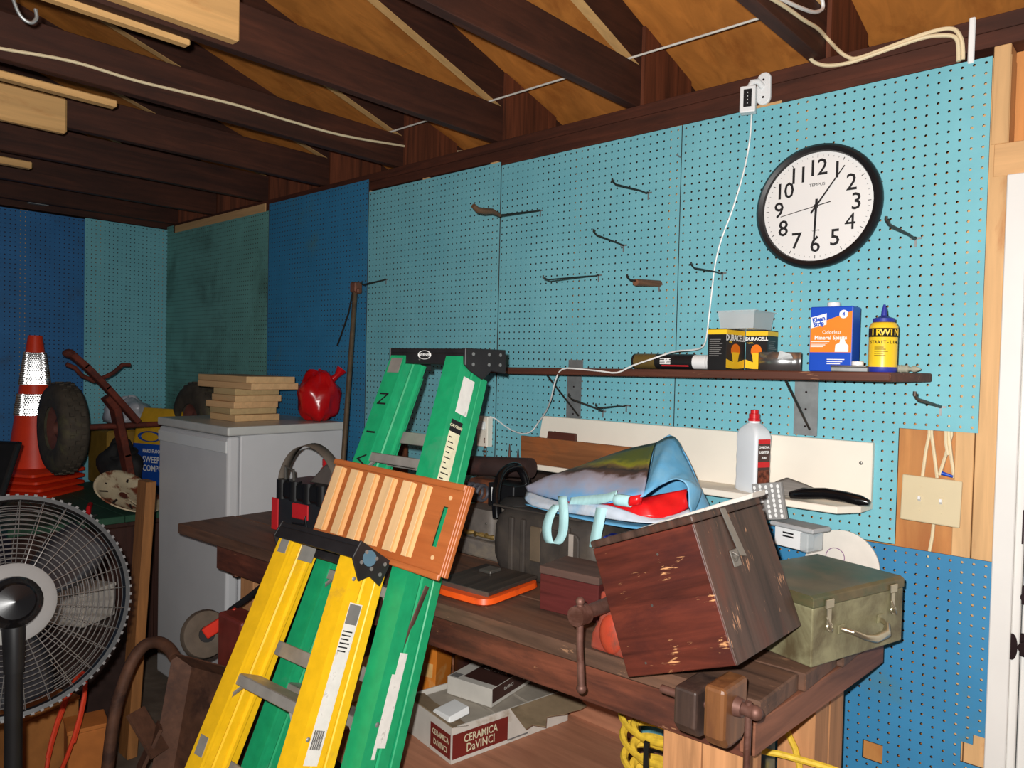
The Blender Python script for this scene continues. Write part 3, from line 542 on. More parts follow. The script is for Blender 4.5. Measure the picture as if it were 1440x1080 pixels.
B().hexa([(24.6, -30.9, 31.6), (25.8, -30.9, 31.6), (27.2, -4.6, 31.6), (26, -4.6, 31.6), (24.6, -30.9, 34.1), (25.8, -30.9, 34.1), (27.2, -4.6, 34.1), (26, -4.6, 34.1)]).build('apron', BWY, t, bev=.08)
for x, y, w2, d2, zt in ((-48, -29.5, 1.8, 1.8, 34.1), (-48, -3.4, 1.8, 1.8, 34.1), (19.3, -28.2, 1.7, 1.7, 34.1), (22.8, -28.2, 1.7, 1.7, 34.1), (22.9, -13.5, 1.7, 1.8, 34.1), (22.9, -9.6, 1.7, 1.9, 34.1)):
    B().bb((x-w2, y-d2, .02), (x+w2, y+d2, zt)).build('leg', POST, t, bev=.1)
SHELFP = mat('pinkish plywood shelf', (186, 128, 98), .65, var=.18, grain='X', gs=.6, c2=(150, 96, 72), thr=.62, sc2=4, soft=.15)
B().bb((-46, -30.5, 11.2), (21, -1.2, 12)).build('lower_shelf', SHELFP, t)
B().bb((-46.1, -28, 12.02), (-45.3, -5.3, 29.2)).build('end_panel', mat('red brown panel', (128, 70, 48), .65, var=.2, grain='Z'), t)
for x0 in (-46, -24): B().bb((x0, -1.9, 12.02), (x0+21.8, -1.2, 29.2)).build('back_panel', SHELFP, t)
# end vise: two hanging wooden jaws with an iron screw
JD = mat('dark jaw wood', (70, 52, 44), .5, var=.3, grain='Z', c2=(40, 30, 28), thr=.55, sc2=7); JL = mat('oiled jaw wood', (112, 72, 42), .4, var=.25, grain='Z', c2=(84, 52, 34), thr=.6, sc2=7)
RI = mat('brown rusty iron', (112, 78, 68), .55, .45, var=.25, c2=(84, 52, 42), thr=.55, sc2=14, bump=.15)
t = thing('end_vise', 'wooden end vise with two hanging jaws at the bench corner', 'vise', (0, 0, 0))
jw = lambda x0, x1, z0, z1: B().prism([(-36.2, z1), (-36.2, z0+.9), (-35.6, z0+.1), (-34.9, z0), (-33.2, z0), (-32.5, z0+.5), (-32.5, z1)], (x0, x1), T4((0, 0, 0), axes((0, 1, 0), (0, 0, 1), (1, 0, 0))))
jw(22.0, 23.8, 33.9, 37.4).build('inner_jaw', JD, t, bev=.2, seg=2)
jw(24.3, 25.9, 33.8, 38.2).build('outer_jaw', JL, t, bev=.3, seg=2)
B().cyl((25.9, -34.4, 36.6), (26.4, -34.4, 36.6), .7, .6, 16).cyl((26.4, -34.4, 36.6), (27.2, -34.4, 36.6), .42, .5, 16).ball((27.3, -34.4, 36.6), .52, 14, 8).build('screw_head', RI, t, smooth=1)
B().cyl((20.2, -34.8, 36.2), (22.2, -34.8, 36.2), .3, n=12).cyl((23.8, -34.8, 36.2), (24.3, -34.8, 36.2), .3, n=12).build('guide_rod', RI, t, smooth=1)
B().tube([(26.8, -34.4, 37.2), (26.8, -34.5, 30), (26.8, -34.6, 25.5)], .24, 10).ball((26.8, -34.6, 25.4), .32, 10, 6).build('handle_bar', RI, t, smooth=1)
# red iron bench vise
REDI = mat('worn red iron', (168, 74, 58), .5, .3, var=.2, c2=(120, 78, 66), thr=.52, sc2=10, bump=.2); REDB = mat('red enamel', (178, 66, 44), .4, .1, var=.1, c2=(110, 66, 54), thr=.54, sc2=16, bump=.15)
t = thing('bench_vise', 'rusty red iron bench vise with hanging handle', 'vise', (13.2, -31.2, BZ))
B().prism([(-1.9, 0), (1.9, 0), (1.7, 1.4), (1.0, 2.8), (.9, 5.2), (-.9, 5.2), (-1.0, 2.8), (-1.7, 1.4)], (0, 2.6), T4((-.4, 2.6, .02), axes((1, 0, 0), (0, 0, 1), (0, -1, 0)))).build('jaw_body', REDI, t, bev=.25, seg=2)
B().ball((-.1, .1, 1.75), (1.2, .6, 1.7), 16, 10).build('shield', REDB, t, smooth=1)
B().cyl((-.2, 0, 4.4), (-.2, -3.6, 4.4), .62, .55, 16).cyl((-.2, -3.6, 4.4), (-.2, -4.9, 4.4), .85, .8, 16).build('screw', RI, t, smooth=1)
B().tube([(-.2, -4.3, 5.4), (-.15, -4.3, 2), (.2, -4.4, -1.2)], .3, 10).ball((.2, -4.4, -1.4), .42, 10, 6).ball((-.2, -4.3, 5.5), .38, 10, 6).build('handle_bar', RI, t, smooth=1)
# ------------------------------------------------ tilted wooden chest
CH = mat('red brown chest wood', (92, 40, 28), .45, var=.4, grain='X', c2=(54, 24, 22), thr=.56, sc2=9, soft=.15, scr=(190, 138, 94), scr_t=.77)
CHD = mat('dark chest end wood', (66, 48, 40), .5, var=.4, grain='Z', c2=(92, 48, 34), thr=.6, sc2=8, soft=.12, scr=(178, 132, 100), scr_t=.8)
Rc = ry(-.375)
t = thing('wooden_chest', 'large scuffed red brown wooden chest tipped on the bench', 'chest', (16.72, -34.0, BZ+.03), Rc)
w_, d_, h_ = 9.7, 11.6, 10.8
b = B().bb((.15, .15, 0), (w_-.15, d_-.15, h_-1.2)).build('carcass', CHD, t)
B().bb((0, 0, 0), (w_-.12, .2, h_-.64)).build('front_panel', CH, t, bev=.08, seg=2)
B().bb((w_-.2, .02, 0), (w_, d_, h_-.64)).build('end_panel', CHD, t, bev=.08, seg=2); B().bb((0, .22, 0), (.2, d_, h_-.64)).build('end_panel', CHD, t, bev=.06); B().bb((.2, d_-.2, 0), (w_-.2, d_, h_-.64)).build('back_panel', CH, t)
lid = B().bb((-.06, -.06, h_-.6), (w_+.05, d_, h_)).build('lid', CHD, t, bev=.14, seg=2)
hs = B().hexa([(w_+.06, 5.0, h_-3.9), (w_+.06, 6.0, h_-4.1), (w_+.16, 6.0, h_-4.1), (w_+.16, 5.0, h_-3.9), (w_+.06, 4.2, h_-.1), (w_+.06, 5.0, h_-.1), (w_+.16, 5.0, h_-.1), (w_+.16, 4.2, h_-.1)]).build('hasp', STEEL, t, bev=.03); hs['label'] = 'dull steel hasp'
B().bb((w_+.01, 3.7, h_-4.6), (w_+.12, 4.9, h_-3.3)).build('staple_plate', STEEL, t, bev=.04); B().tube([(w_+.1, 4.1, h_-3.5), (w_+.45, 4.15, h_-3.8), (w_+.1, 4.2, h_-4.2)], .1, 7).build('staple', STEEL, t, smooth=1)
for z in (.9, 5, 8.6): B().cyl((1.6+z*.5, -.02, z), (1.6+z*.5, .02, z), .1, n=8).build('nail_head', STEEL, t)
# ------------------------------------------------ green steel toolbox
OL = mat('olive grey paint', (140, 136, 104), .5, .15, var=.12, c2=(84, 72, 50), thr=.56, sc2=9, soft=.14, bump=.1); OLT = mat('rust stained lid', (104, 92, 64), .4, .3, var=.2, c2=(58, 82, 58), thr=.55, sc2=5, soft=.1, bump=.08)
NI = mat('worn nickel', (180, 172, 150), .3, .9, var=.15)
t = thing('toolbox', 'old olive green steel toolbox with nickel latches', 'toolbox', (17.4, -19.1, BZ+.02), rz(-.275))
w_, d_, h_ = 9.3, 13.0, 5.9
B().bb((0, 0, 0), (w_, d_, h_-1.0)).build('body', OL, t, bev=.12, seg=2)
lid = B().prism([(-.06, h_-.98), (w_+.06, h_-.98), (w_+.06, h_-.2), (w_-.3, h_), (.3, h_), (-.06, h_-.2)], (-.06, d_+.06), T4((0, 0, 0), axes((1, 0, 0), (0, 0, 1), (0, 1, 0)))).build('lid', OLT, t, bev=.06)
for y in (2.0, 11.2):
    l_ = B().bb((w_+.06, y-.55, h_-1.2), (w_+.22, y+.55, h_-.45)).bb((w_+.06, y-.3, h_-2.6), (w_+.16, y+.3, h_-1.2)).build('latch', NI, t, bev=.05)
    B().tube([(w_+.2, y-.35, h_-1.9), (w_+.5, y-.4, h_-2.4), (w_+.45, y-.1, h_-3.0), (w_+.3, y+.2, h_-2.9)], .1, 8).build('wire_loop', NI, l_, smooth=1)
    B().ring(.32, .09, 14, 6, T4((w_+.12, y+.1, h_-2.8), FACE_X)).build('catch_ring', NI, l_, smooth=1)
h = B().tube([(w_+.05, 3.9, 2.6), (w_+.9, 4.2, 2.55), (w_+1.35, 5.2, 2.1), (w_+1.4, 6.6, 1.75), (w_+1.3, 8.4, 1.85), (w_+.8, 9.3, 2.3), (w_+.05, 9.5, 2.5)], [.22, .22, .24, .36, .36, .24, .22], 10).build('handle', NI, t, smooth=1)
for y in (3.9, 9.5): B().bb((w_, y-.5, 2.2), (w_+.12, y+.5, 3.0)).build('handle_mount', OL, t, bev=.05)
# ------------------------------------------------ leaning white disc with purple ring
t = thing('white_disc', 'white disc with purple ring label leaning behind the toolbox', 'disc', (22.0, -1.6, BZ+3.86), axes((1, 0, 0), (0, .08, 1), (0, -1, .08)))
B().lathe([(0, 0), (3.8, 0), (3.8, .25), (3.3, .4), (2.9, .3), (2.5, .42), (0, .42)], 48).build('disc', mat('chalky white', (222, 214, 204), .7, var=.05), t, smooth=1); B().ring(.95, .04, 28, 4, T4((-.6, .9, .43))).build('label_ring', mat('purple print', (140, 90, 140), .6, bump=0), t)
# clear package and dotted card on the toolbox
q = PX(1118, 772, Z=BZ+5.95)
t = thing('clear_package', 'clear plastic package with a white card on the toolbox', 'package', (q.x-.6, q.y+1.2, BZ+5.95), rz(-.25))
B().bb((-1.6, -1.1, 0), (1.6, 1.1, 2.0)).build('card_box', WP, t, bev=.05)
for z in (1.05, 1.4): B().bb((-.6, -1.12, z), (.7, -1.1, z+.17)).build('black_line', INK, t)
B().bb((1.65, -1.4, 0), (2.6, 1.2, 1.9)).build('blister', CLEAR, t, bev=.1); B().bb((-2, -1.5, 2.02), (3.2, 1.6, 2.5)).build('tray', mat('cloudy plastic', (200, 202, 204), .25, alpha=.75, bump=0), t, bev=.12)
DOT = mat('grey dotted card', (150, 148, 146), .6, var=.04, bump=0)
q = PX(1088, 742, Y=q.y+.4)
t = thing('dotted_card', 'grey card with white dots standing behind the wooden chest', 'card', (q.x-.3, q.y, BZ+8.5), rz(-.1) @ ry(-.2))
b = B().bb((-1.7, 0, 0), (1.7, .5, 3.9)).build('card', DOT, t, bev=.04)
for i in range(5):
    for k in range(7): B().lathe([(0, 0), (.22, 0), (.22, .02), (0, .02)], 10, T4((-1.4+.68*i, -.005, .35+.52*k+.25*(i % 2)-(.15 if i % 2 else 0)), FACE_Y), sx=.75).build('dot', WPR, b)
# foam board strip lying across to the ledge behind the chest
a = PX(905, 741, Y=-21); c = PX(1066, 691, Y=-21)
t = tag(B().hexa([a+V((0, -1.1, -.5)), c+V((0, -1.1, -.5)), c+V((0, 1.5, -.5)), a+V((0, 1.5, -.5)), a+V((0, -1.1, 0)), c+V((0, -1.1, 0)), c+V((0, 1.5, 0)), a+V((0, 1.5, 0))]).build('foam_board', mat('dirty white foam', (214, 208, 200), .7, var=.08, c2=(150, 140, 128), thr=.62, sc2=20), bev=.05), 'dirty white foam board propped behind the wooden chest', 'board')
# ------------------------------------------------ small brown box, black case, blue bag
t = thing('wooden_box', 'small dark red wooden box with lid beside the red vise', 'box', (1.2, -26.4, BZ+.02), rz(.12))
DRW = mat('dark red box wood', (88, 36, 34), .45, var=.25, grain='X', scr=(170, 110, 90), scr_t=.84)
B().bb((0, 0, 0), (6.6, 5, 3.55)).build('body', DRW, t, bev=.06); B().bb((-.08, -.08, 3.6), (6.7, 5.1, 4.35)).build('lid', mat('dusty box lid', (84, 62, 54), .75, var=.2, grain='X'), t, bev=.06)
CS = mat('dusty black case', (58, 52, 48), .6, var=.2, c2=(82, 72, 62), thr=.58, sc2=5, soft=.12, bump=.06)
t = thing('saw_case', 'dusty black moulded chainsaw case with tube handle on the bench', 'case', (-4.1, -15.6, BZ+.02), rz(.05))
bd = loft([(rrect(5.2, 4.0, 1.2), 0), (rrect(6.2, 4.3, 1.3), .25), (rrect(7.0, 4.55, 1.4), 1.0), (rrect(7.5, 4.65, 1.5), 2.2), (rrect(7.6, 4.7, 1.6), 3.6), (rrect(7.55, 4.6, 1.6), 5.6), (rrect(7.2, 4.4, 1.6), 6.8), (rrect(6.6, 4.0, 1.6), 7.5), (rrect(5.6, 3.4, 1.5), 7.8)], 'shell', CS, t)
for x in (-4.6, -2.9, 3.2): B().bb((x, -4.95, .9), (x+.7, -4.5, 7.0)).build('rib', CS, bd, bev=.15, seg=2)
B().prism(rrect(2.6, 2.9, .9), (0, .35), T4((2.6, -4.62, 3.6), FACE_Y)).build('raised_panel', CS, bd, bev=.15, seg=2)
B().bb((3.9, -5.02, 3.9), (4.5, -4.9, 6.4)).build('pale_sticker', mat('faded sticker', (150, 140, 132), .6, bump=0), bd)
B().bb((-1.5, -4.9, 2.5), (.1, -4.55, 6.4)).build('latch', mat('dusty brown plastic', (96, 82, 66), .6, var=.15), bd, bev=.12)
B().bb((-7.4, -4.4, 7.82), (5, -3.9, 8.0)).build('seam_strip', CS, bd)
hp = [PX(x, y, Y=v)-V((-4.1, -15.6, BZ)) for x, y, v in ((701, 728, -18.5), (700, 708, -18.2), (701, 690, -17.6), (706, 672, -16.5), (716, 660, -15), (730, 656, -13.5), (738, 662, -12.6), (744, 676, -12.2), (748, 700, -12))]
B().tube(dense(hp), .56, 12).build('tube_handle', GB, t, smooth=1)
B().lathe([(0, 0), (2.1, 0), (2.2, .5), (1.6, 1.0), (0, 1.1)], 18, T4((-6.2, -1.2, 7.4))).build('grommet', BLACKR, t, smooth=1)
def patch(c0, c1, name, m, par, bulge=(0, 0, 0), nu=24, nv=10, wr_=.0, solid=.12, fr=9):
    bl = V(bulge); rnd = random.Random(name)
    ph = [rnd.uniform(0, 6) for _ in range(4)]
    def fn(u, v):
        p = curve(c0, u).lerp(curve(c1, u), v)+bl*(math.sin(math.pi*v)*(.4+.6*math.sin(math.pi*min(1, u+.15))))
        k = wr_*math.sin(math.pi*v)
        return p+V((0, -.6, .8))*k*(math.sin(fr*u+3*v+ph[0])*.6+math.sin(2.3*fr*u-5*v+ph[1])*.3+math.sin(7*v+4*fr*u+ph[2])*.2)
    return B().grid(fn, nu, nv).build(name, m, par, smooth=70, solid=solid)
Q = lambda *L_: [PX(x, y, Y=v) for x, y, v in L_]
BAGB = mat('light blue woven plastic', (104, 176, 220), .45, var=.08, sc_=30, c2=(140, 190, 216), thr=.6, sc2=9, soft=.15, bump=.12)
def landscape():
    m = bpy.data.materials.new('landscape print'); m.use_nodes = True; nt = m.node_tree; N, L = nt.nodes, nt.links
    bs = N['Principled BSDF']; bs.inputs['Roughness'].default_value = .45
    tc = N.new('ShaderNodeTexCoord'); nz = N.new('ShaderNodeTexNoise'); nz.inputs['Scale'].default_value = 22; nz.inputs['Detail'].default_value = 8
    sx = N.new('ShaderNodeSeparateXYZ'); L.new(tc.outputs['Generated'], sx.inputs[0]); L.new(tc.outputs['Object'], nz.inputs['Vector'])
    a_ = N.new('ShaderNodeMath'); a_.operation = 'MULTIPLY_ADD'; L.new(nz.outputs['Fac'], a_.inputs[0]); a_.inputs[1].default_value = .30
    b_ = N.new('ShaderNodeMath'); b_.operation = 'MULTIPLY_ADD'; L.new(sx.outputs['Y'], b_.inputs[0]); b_.inputs[1].default_value = .95; b_.inputs[2].default_value = .1
    c_ = N.new('ShaderNodeMath'); c_.operation = 'MULTIPLY_ADD'; L.new(sx.outputs['X'], c_.inputs[0]); c_.inputs[1].default_value = .12; L.new(b_.outputs[0], c_.inputs[2])
    L.new(c_.outputs[0], a_.inputs[2])
    r = N.new('ShaderNodeValToRGB'); L.new(a_.outputs[0], r.inputs[0]); e = r.color_ramp.elements
    for k, (p_, c) in enumerate(((.0, (88, 160, 220)), (.36, (104, 170, 222)), (.50, (158, 166, 190)), (.62, (160, 150, 160)), (.68, (90, 66, 56)), (.74, (56, 50, 48)), (.80, (120, 100, 60)), (.87, (150, 150, 40)), (.95, (96, 108, 50)))):
        el = e[k] if k < 2 else e.new(p_); el.position = p_; el.color = (*lin(c), 1)
    L.new(r.outputs[0], bs.inputs['Base Color']); return m
t = thing('shopping_bag', 'blue reusable shopping bag with landscape print on the black case', 'bag', (0, 0, 0))
Sb, St = (905, 698, -20), (922, 623, -10.3)
patch(Q((741, 691, -17), (790, 704, -19.2), (850, 708, -20.2), Sb), Q((741, 688, -16.5), (812, 657, -13), (875, 634, -11), St), 'printed_panel', landscape(), t, (0, -.6, .9), wr_=.28, fr=7)
patch(Q(Sb, (914, 692, -19.3), (930, 682, -17.5), (950, 673, -16), (966, 683, -15.5), (969, 712, -16)), Q(St, (947, 614, -10), (963, 640, -10.5), (980, 678, -12), (986, 694, -13), (973, 728, -15)), 'gusset', BAGB, t, (.4, -.5, .2), wr_=.22, fr=14)
patch(Q((741, 691, -17.6), (788, 706, -19.4), (850, 710, -20.2), (900, 724, -19.6), (940, 726, -17.9), (969, 716, -16)), Q((738, 702, -18.4), (758, 714, -19.6), (848, 728, -20.6), (903, 735, -20.3), (942, 733, -18.6), (974, 724, -16.2)), 'front_lip', mat('pale woven lining', (196, 206, 220), .6, var=.06, sc_=40, c2=(92, 168, 214), thr=.62, sc2=7), t, (0, -.25, 0), wr_=.1)
patch(Q((800, 705, -18.5), (840, 704, -18.2), (880, 702, -18), (905, 700, -17.8), (935, 694, -16.8), (966, 688, -15.2)), Q((800, 714, -19.4), (840, 720, -19.8), (890, 727, -19.9), (920, 729, -19.2), (945, 726, -17.6), (968, 714, -15.9)), 'red_lining', mat('glossy red plastic', (214, 24, 28), .3, var=.15, sc_=20, bump=.15), t, (0, -.5, .5), wr_=.25, fr=12)
patch(Q((741, 688, -16.4), (812, 657, -12.9), (875, 634, -10.9), St, (947, 614, -9.9), (980, 678, -11.9), (973, 726, -15)), [V((-8.2, -15.5, BZ+8.2)), V((-4, -11.2, BZ+8.1)), V((2, -8.6, BZ+8)), V((6, -7.6, BZ+8)), V((8, -7.8, BZ+8)), V((12, -10, BZ+8)), V((12.6, -14.6, BZ+8.6))], 'back_panel', BAGB, t)
patch([V((-8.4, -18, BZ+8.1)), V((0, -19.5, BZ+8.1)), V((8, -19, BZ+8.1)), V((12.4, -15, BZ+8.4))], [V((-8.2, -15.5, BZ+8.1)), V((0, -9, BZ+8.0)), V((7, -7.8, BZ+8)), V((12.2, -11, BZ+8.2))], 'base_panel', BAGB, t)
AQ = mat('pale aqua webbing', (178, 222, 226), .7, var=.05, grain='Z', gs=3, bump=.2)
def ribbon(pts, wv, name, par, m=AQ, n=28):
    W2 = V(wv)*.5; B().grid(lambda u, v: curve(pts, u)+W2*(2*v-1), n, 1).build(name, m, par, smooth=70, solid=.09)
ribbon(Q((791, 698, -20.2), (793, 725, -20.9), (791, 750, -20.8), (783, 764, -20.8), (772, 761, -20.9), (769, 742, -21.0), (775, 722, -20.8), (784, 710, -20.3)), (1.15, .1, .1), 'strap', t)
ribbon(Q((846, 714, -20.7), (842, 735, -21), (838, 755, -21), (836, 770, -20.8)), (1.25, .1, .1), 'strap', t)
ribbon(Q((801, 706, -19.9), (830, 703, -20.2), (850, 701, -20.6), (866, 696, -20.8)), (.2, .2, 1.0), 'strap', t)
B().grid(lambda u, v: PX(876, 704, Y=-20.6)+V((-.85+1.6*v, .3*v, 0))+V((.15, .2, 0))*0+V((0, .55*math.sin(2*math.pi*u), .55*math.cos(2*math.pi*u))), 18, 3).build('strap_roll', AQ, t, smooth=70, solid=.09)
ribbon(Q((884, 705, -20.5), (897, 703, -20.2), (903, 702, -19.6)), (.1, .1, 1.0), 'red_tab', t, MATS['glossy red plastic'], 8)
# blue packet between case and chest
q = PX(845, 752, Y=-19.6)
t = thing('blue_packet', 'small blue printed packet wedged under the shopping bag', 'packet', (max(q.x+.5, 5.4), -18.6, BZ+4.4), rz(.2))
B().box((0, 0, 1.2), (3.0, 2.2, 2.4)).build('carton', mat('blue packet print', (36, 52, 150), .35, var=.3, sc_=60, c2=(190, 180, 60), thr=.66, sc2=50), t, bev=.1); B().bb((-1.45, -1.12, 1.7), (1.4, -1.1, 2.1)).build('yellow_band', YEL, t)
B().box((0, .4, -2.2), (2.4, 3.0, 4.36)).build('lower_carton', CART, t, bev=.05)
# tile saw: orange base and black table
ORG = mat('orange plastic', (226, 84, 24), .4, var=.05, c2=(190, 70, 30), thr=.66, sc2=20)
t = thing('tile_saw', 'orange tile saw with dusty black table on the bench front', 'saw', (-6.4, -25.9, BZ+.02), rz(.08))
loft([(rrect(3.4, 4.6, 1.4), 0), (rrect(3.7, 4.9, 1.5), .25), (rrect(3.6, 4.8, 1.5), .8)], 'base', ORG, t)
B().bb((-4.3, -3.6, .85), (3.0, 4.8, 1.25)).build('table', mat('dusty black table', (62, 54, 48), .55, var=.3, grain='Y', c2=(38, 34, 34), thr=.55, sc2=6), t, bev=.06)
B().bb((-4.3, -3.74, .8), (3.05, -3.6, 1.27)).build('edge_strip', STEEL, t)
B().bb((-4.6, -3.0, .9), (-4.3, -2.2, 1.3)).build('red_clip', ORG, t, bev=.06)
B().bb((-2.6, 1.5, 1.27), (-1.0, 3.4, 1.6)).build('fence', STEEL, t, bev=.05)
# wooden tray on the cream ledge
WT = mat('old tray wood', (134, 84, 50), .6, var=.25, grain='X', c2=(176, 96, 44), thr=.6, sc2=5, soft=.15); WTD = mat('dark tray divider', (84, 44, 34), .55, var=.2, grain='X')
t = thing('wooden_tray', 'old wooden drawer tray standing on the cream ledge', 'tray', (-20.4, -5.4, 46.5))
B().bb((0, 0, 0), (19, .45, 3.7)).build('front', WT, t, bev=.05); B().bb((0, 3.8, 0), (19, 4.2, 3.2)).build('back', WT, t); B().bb((0, .47, 0), (.4, 3.78, 3.4)).build('end', WT, t); B().bb((18.6, .47, 0), (19, 3.78, 3.4)).build('end', WT, t); B().bb((.42, .47, 0), (18.58, 3.78, .3)).build('bottom', WT, t)
B().prism([(2.6, .3), (8.4, .3), (8.1, 4.5), (3.4, 4.5)], (0, .4), T4((0, 2.2, 0), FACE_Y)).build('divider', WTD, t, bev=.05)
# ------------------------------------------------ machinery behind the ladder
MG = mat('dusty grey casting', (112, 104, 98), .6, .2, var=.2, c2=(140, 128, 112), thr=.58, sc2=6, bump=.12); DB = mat('dark brown drum', (64, 48, 46), .6, .2, var=.2, c2=(86, 54, 48), thr=.6, sc2=8)
RU = mat('flaky rust', (122, 70, 42), .8, .1, var=.35, sc_=20, c2=(74, 44, 34), thr=.52, sc2=9, bump=.4)
t = thing('old_lathe', 'dusty grey old lathe with brown motor drum behind the ladder', 'lathe', (-18.5, -13.5, BZ+.02))
B().bb((-7, -3.5, 0), (6, 3.2, 2.2)).build('bed', MG, t, bev=.3, seg=2)
loft([(rrect(3.2, 2.6, 1.0), 2.2), (rrect(3.3, 2.7, 1.2), 4.6), (rrect(2.8, 2.2, 1.2), 5.8)], 'headstock', MG, t)
for z in (2.9, 4.3):
    for x in (-2.2, 2.2): B().ball((x, -2.72, z), (.16, .1, .16), 8, 5).build('bolt', STEEL, t)
B().bb((4.0, -1.0, 2.21), (6.4, 2.6, 5.0)).build('tool_rest', MG, t, bev=.2)
B().cyl((-8, 2.2, 10.2), (4.2, 3.4, 11.0), 1.35, 1.3, 22).build('motor_drum', DB, t, smooth=1)
B().bb((-5, 1, 5.6), (3, 4.4, 8.9)).build('motor_mount', RU, t, bev=.3)
for x in (-4.2, -3.2, -2.2, -1.2): B().ring(1.0, .22, 18, 6, T4((x, 0, 7.4), axes((0, 1, 0), (0, 0, 1), (1, 0, 0)))).build('coil', mat('grey coil', (96, 96, 104), .5, .4, var=.2), t, smooth=1)
e = PX(706, 690, Y=-13)
t2 = B().bb((2.2, -2.6, 6.6), (6.6, 1.2, 9.5)).build('switch_box', BLACK, t, bev=.12)
B().bb((2.9, -2.63, 7.3), (3.9, -2.605, 9.0)).build('warning_label', WPR, t2); B().prism([(3.1, 8.0), (3.7, 8.0), (3.4, 8.55)], .02, T4((0, -2.635, 0), FACE_Y)).build('warning_triangle', YEL, t2)
B().bb((3.05, -2.64, 7.45), (3.75, -2.63, 7.75)).build('warning_text', YEL, t2)
B().bb((2.5, -1.6, 2.2), (6.5, .8, 6.6)).build('pedestal', MG, t, bev=.15)
tag(B().tube([(-24.5+.5*k, -16.3+.3*math.sin(k*1.7), BZ+2.78+.1*math.cos(k*2.2)) for k in range(20)], [.22+.12*(k % 2) for k in range(20)], 7).build('brass_chain', mat('tarnished brass', (142, 116, 66), .5, .5, var=.3, sc_=60), smooth=1), 'tarnished brass chain lying along the lathe bed', 'chain')
def chain(a, b, n, name, label, m, R=.42, r=.1):
    t = thing(name, label, 'chain', a); d = (V(b)-V(a))/n
    for k in range(n):
        B().ring(R, r, 12, 6, T4(d*(k+.5), axes((0, 0, 1), (1, 0, 0) if k % 2 else (0, 1, 0), (0, 1, 0) if k % 2 else (-1, 0, 0))), sy=.62).build('link', m, t, smooth=1)
a = PX(683, 604, Y=-1.2); chain(a, (a.x+.5, a.y-.6, a.z-6), 9, 'hanging_chain', 'rusty chain hanging from the outlet beside the ladder', RU)
for k, (x, y) in enumerate(((716, 618), (728, 622), (708, 640), (722, 640))):
    q = PX(x, y+34, Y=-1.2); tag(B().lathe([(0, 0), (.45, 0), (.4, 1.2), (.2, 2.6), (.08, 4.4-.3*k), (0, 4.5-.3*k)], 10).build('iron_punch', RI, loc=(q.x, -1.2, q.z-1.5), smooth=1), ('dark pointed iron punch, tallest of those by the ledge end', 'dark pointed iron punch beside the tip of the cream ledge', 'dark pointed iron punch nearest the hanging chain', 'short dark pointed iron punch, smallest by the ledge end')[k], 'punch', 'iron punches by the ledge')
tag(B().bb((-27, -3.2, BZ+.02), (-9, -.4, 44.8)).build('tool_rack', mat('dark rack wood', (58, 42, 36), .7, var=.3, grain='X'), bev=.15), 'dark wooden tool rack against the pegboard under the ledge', 'rack')
# rusty casting standing between fridge and ladder
t = thing('rusty_casting', 'flaky rusty iron machine casting between fridge and green ladder', 'machine part', (-48.2, -7.2, BZ+.02))
loft([(rrect(3.6, 2.8, 1.2), 0), (rrect(3.4, 2.6, 1.2), 6), (rrect(3.4, 2.4, 1.1), 12.2), (rrect(2.8, 2.0, .9), 13.4)], 'body', RU, t)
B().tube([(-3, 0, 13), (-2.6, 0, 15.4), (.5, -.2, 16), (3.6, 0, 15), (3.8, 0, 12)], [.9, .95, .9, .95, .8], 10).build('yoke', RU, t, smooth=1)
B().cyl((3.4, -.8, 15.6), (3.6, .8, 17.2), .8, n=12).build('boss', RU, t, smooth=1)
B().ball((-2.4, -2.6, 3.2), (1.6, 1.2, 1.3), 12, 8).ball((.6, -2.8, 2.4), (1.4, 1.3, 1.2), 12, 8).build('lever_knob', mat('orange rust', (168, 104, 56), .8, var=.3, sc_=25, bump=.3), t, smooth=1)
for x, z in ((-1.6, 10.6), (1.4, 10.2), (0, 7.4)): B().cyl((x, -2.6, z), (x, -3.0, z), .35, n=8).build('bolt', RU, t)
# bar clamp leaning against the wall
a, b = PX(500, 402, Y=-3.2), PX(479, 650, Y=-13.4); b.z = BZ+.3
t = thing('bar_clamp', 'tall rusty pipe clamp leaning in the pegboard corner', 'clamp', b)
dv = a-b; B().tube([V((0, 0, 0)), dv*.5, dv*1.0], .42, 10).build('pipe', mat('weathered pipe', (104, 88, 70), .6, .4, var=.25), t, smooth=1)
B().box(dv+V((.3, -.1, -.3)), (1.7, 1.6, 1.8)).box(dv+V((1.0, -.2, -1.0)), (1.4, 1.0, .9)).build('clamp_head', mat('brown clamp iron', (128, 84, 66), .6, .3, var=.25), t, bev=.2)
q = [PX(x, y, Y=-3.6)-b for x, y in ((497, 405), (490, 440), (480, 470), (474, 486))]; B().tube(q, .14, 6).build('wire', IRON, t, smooth=1)
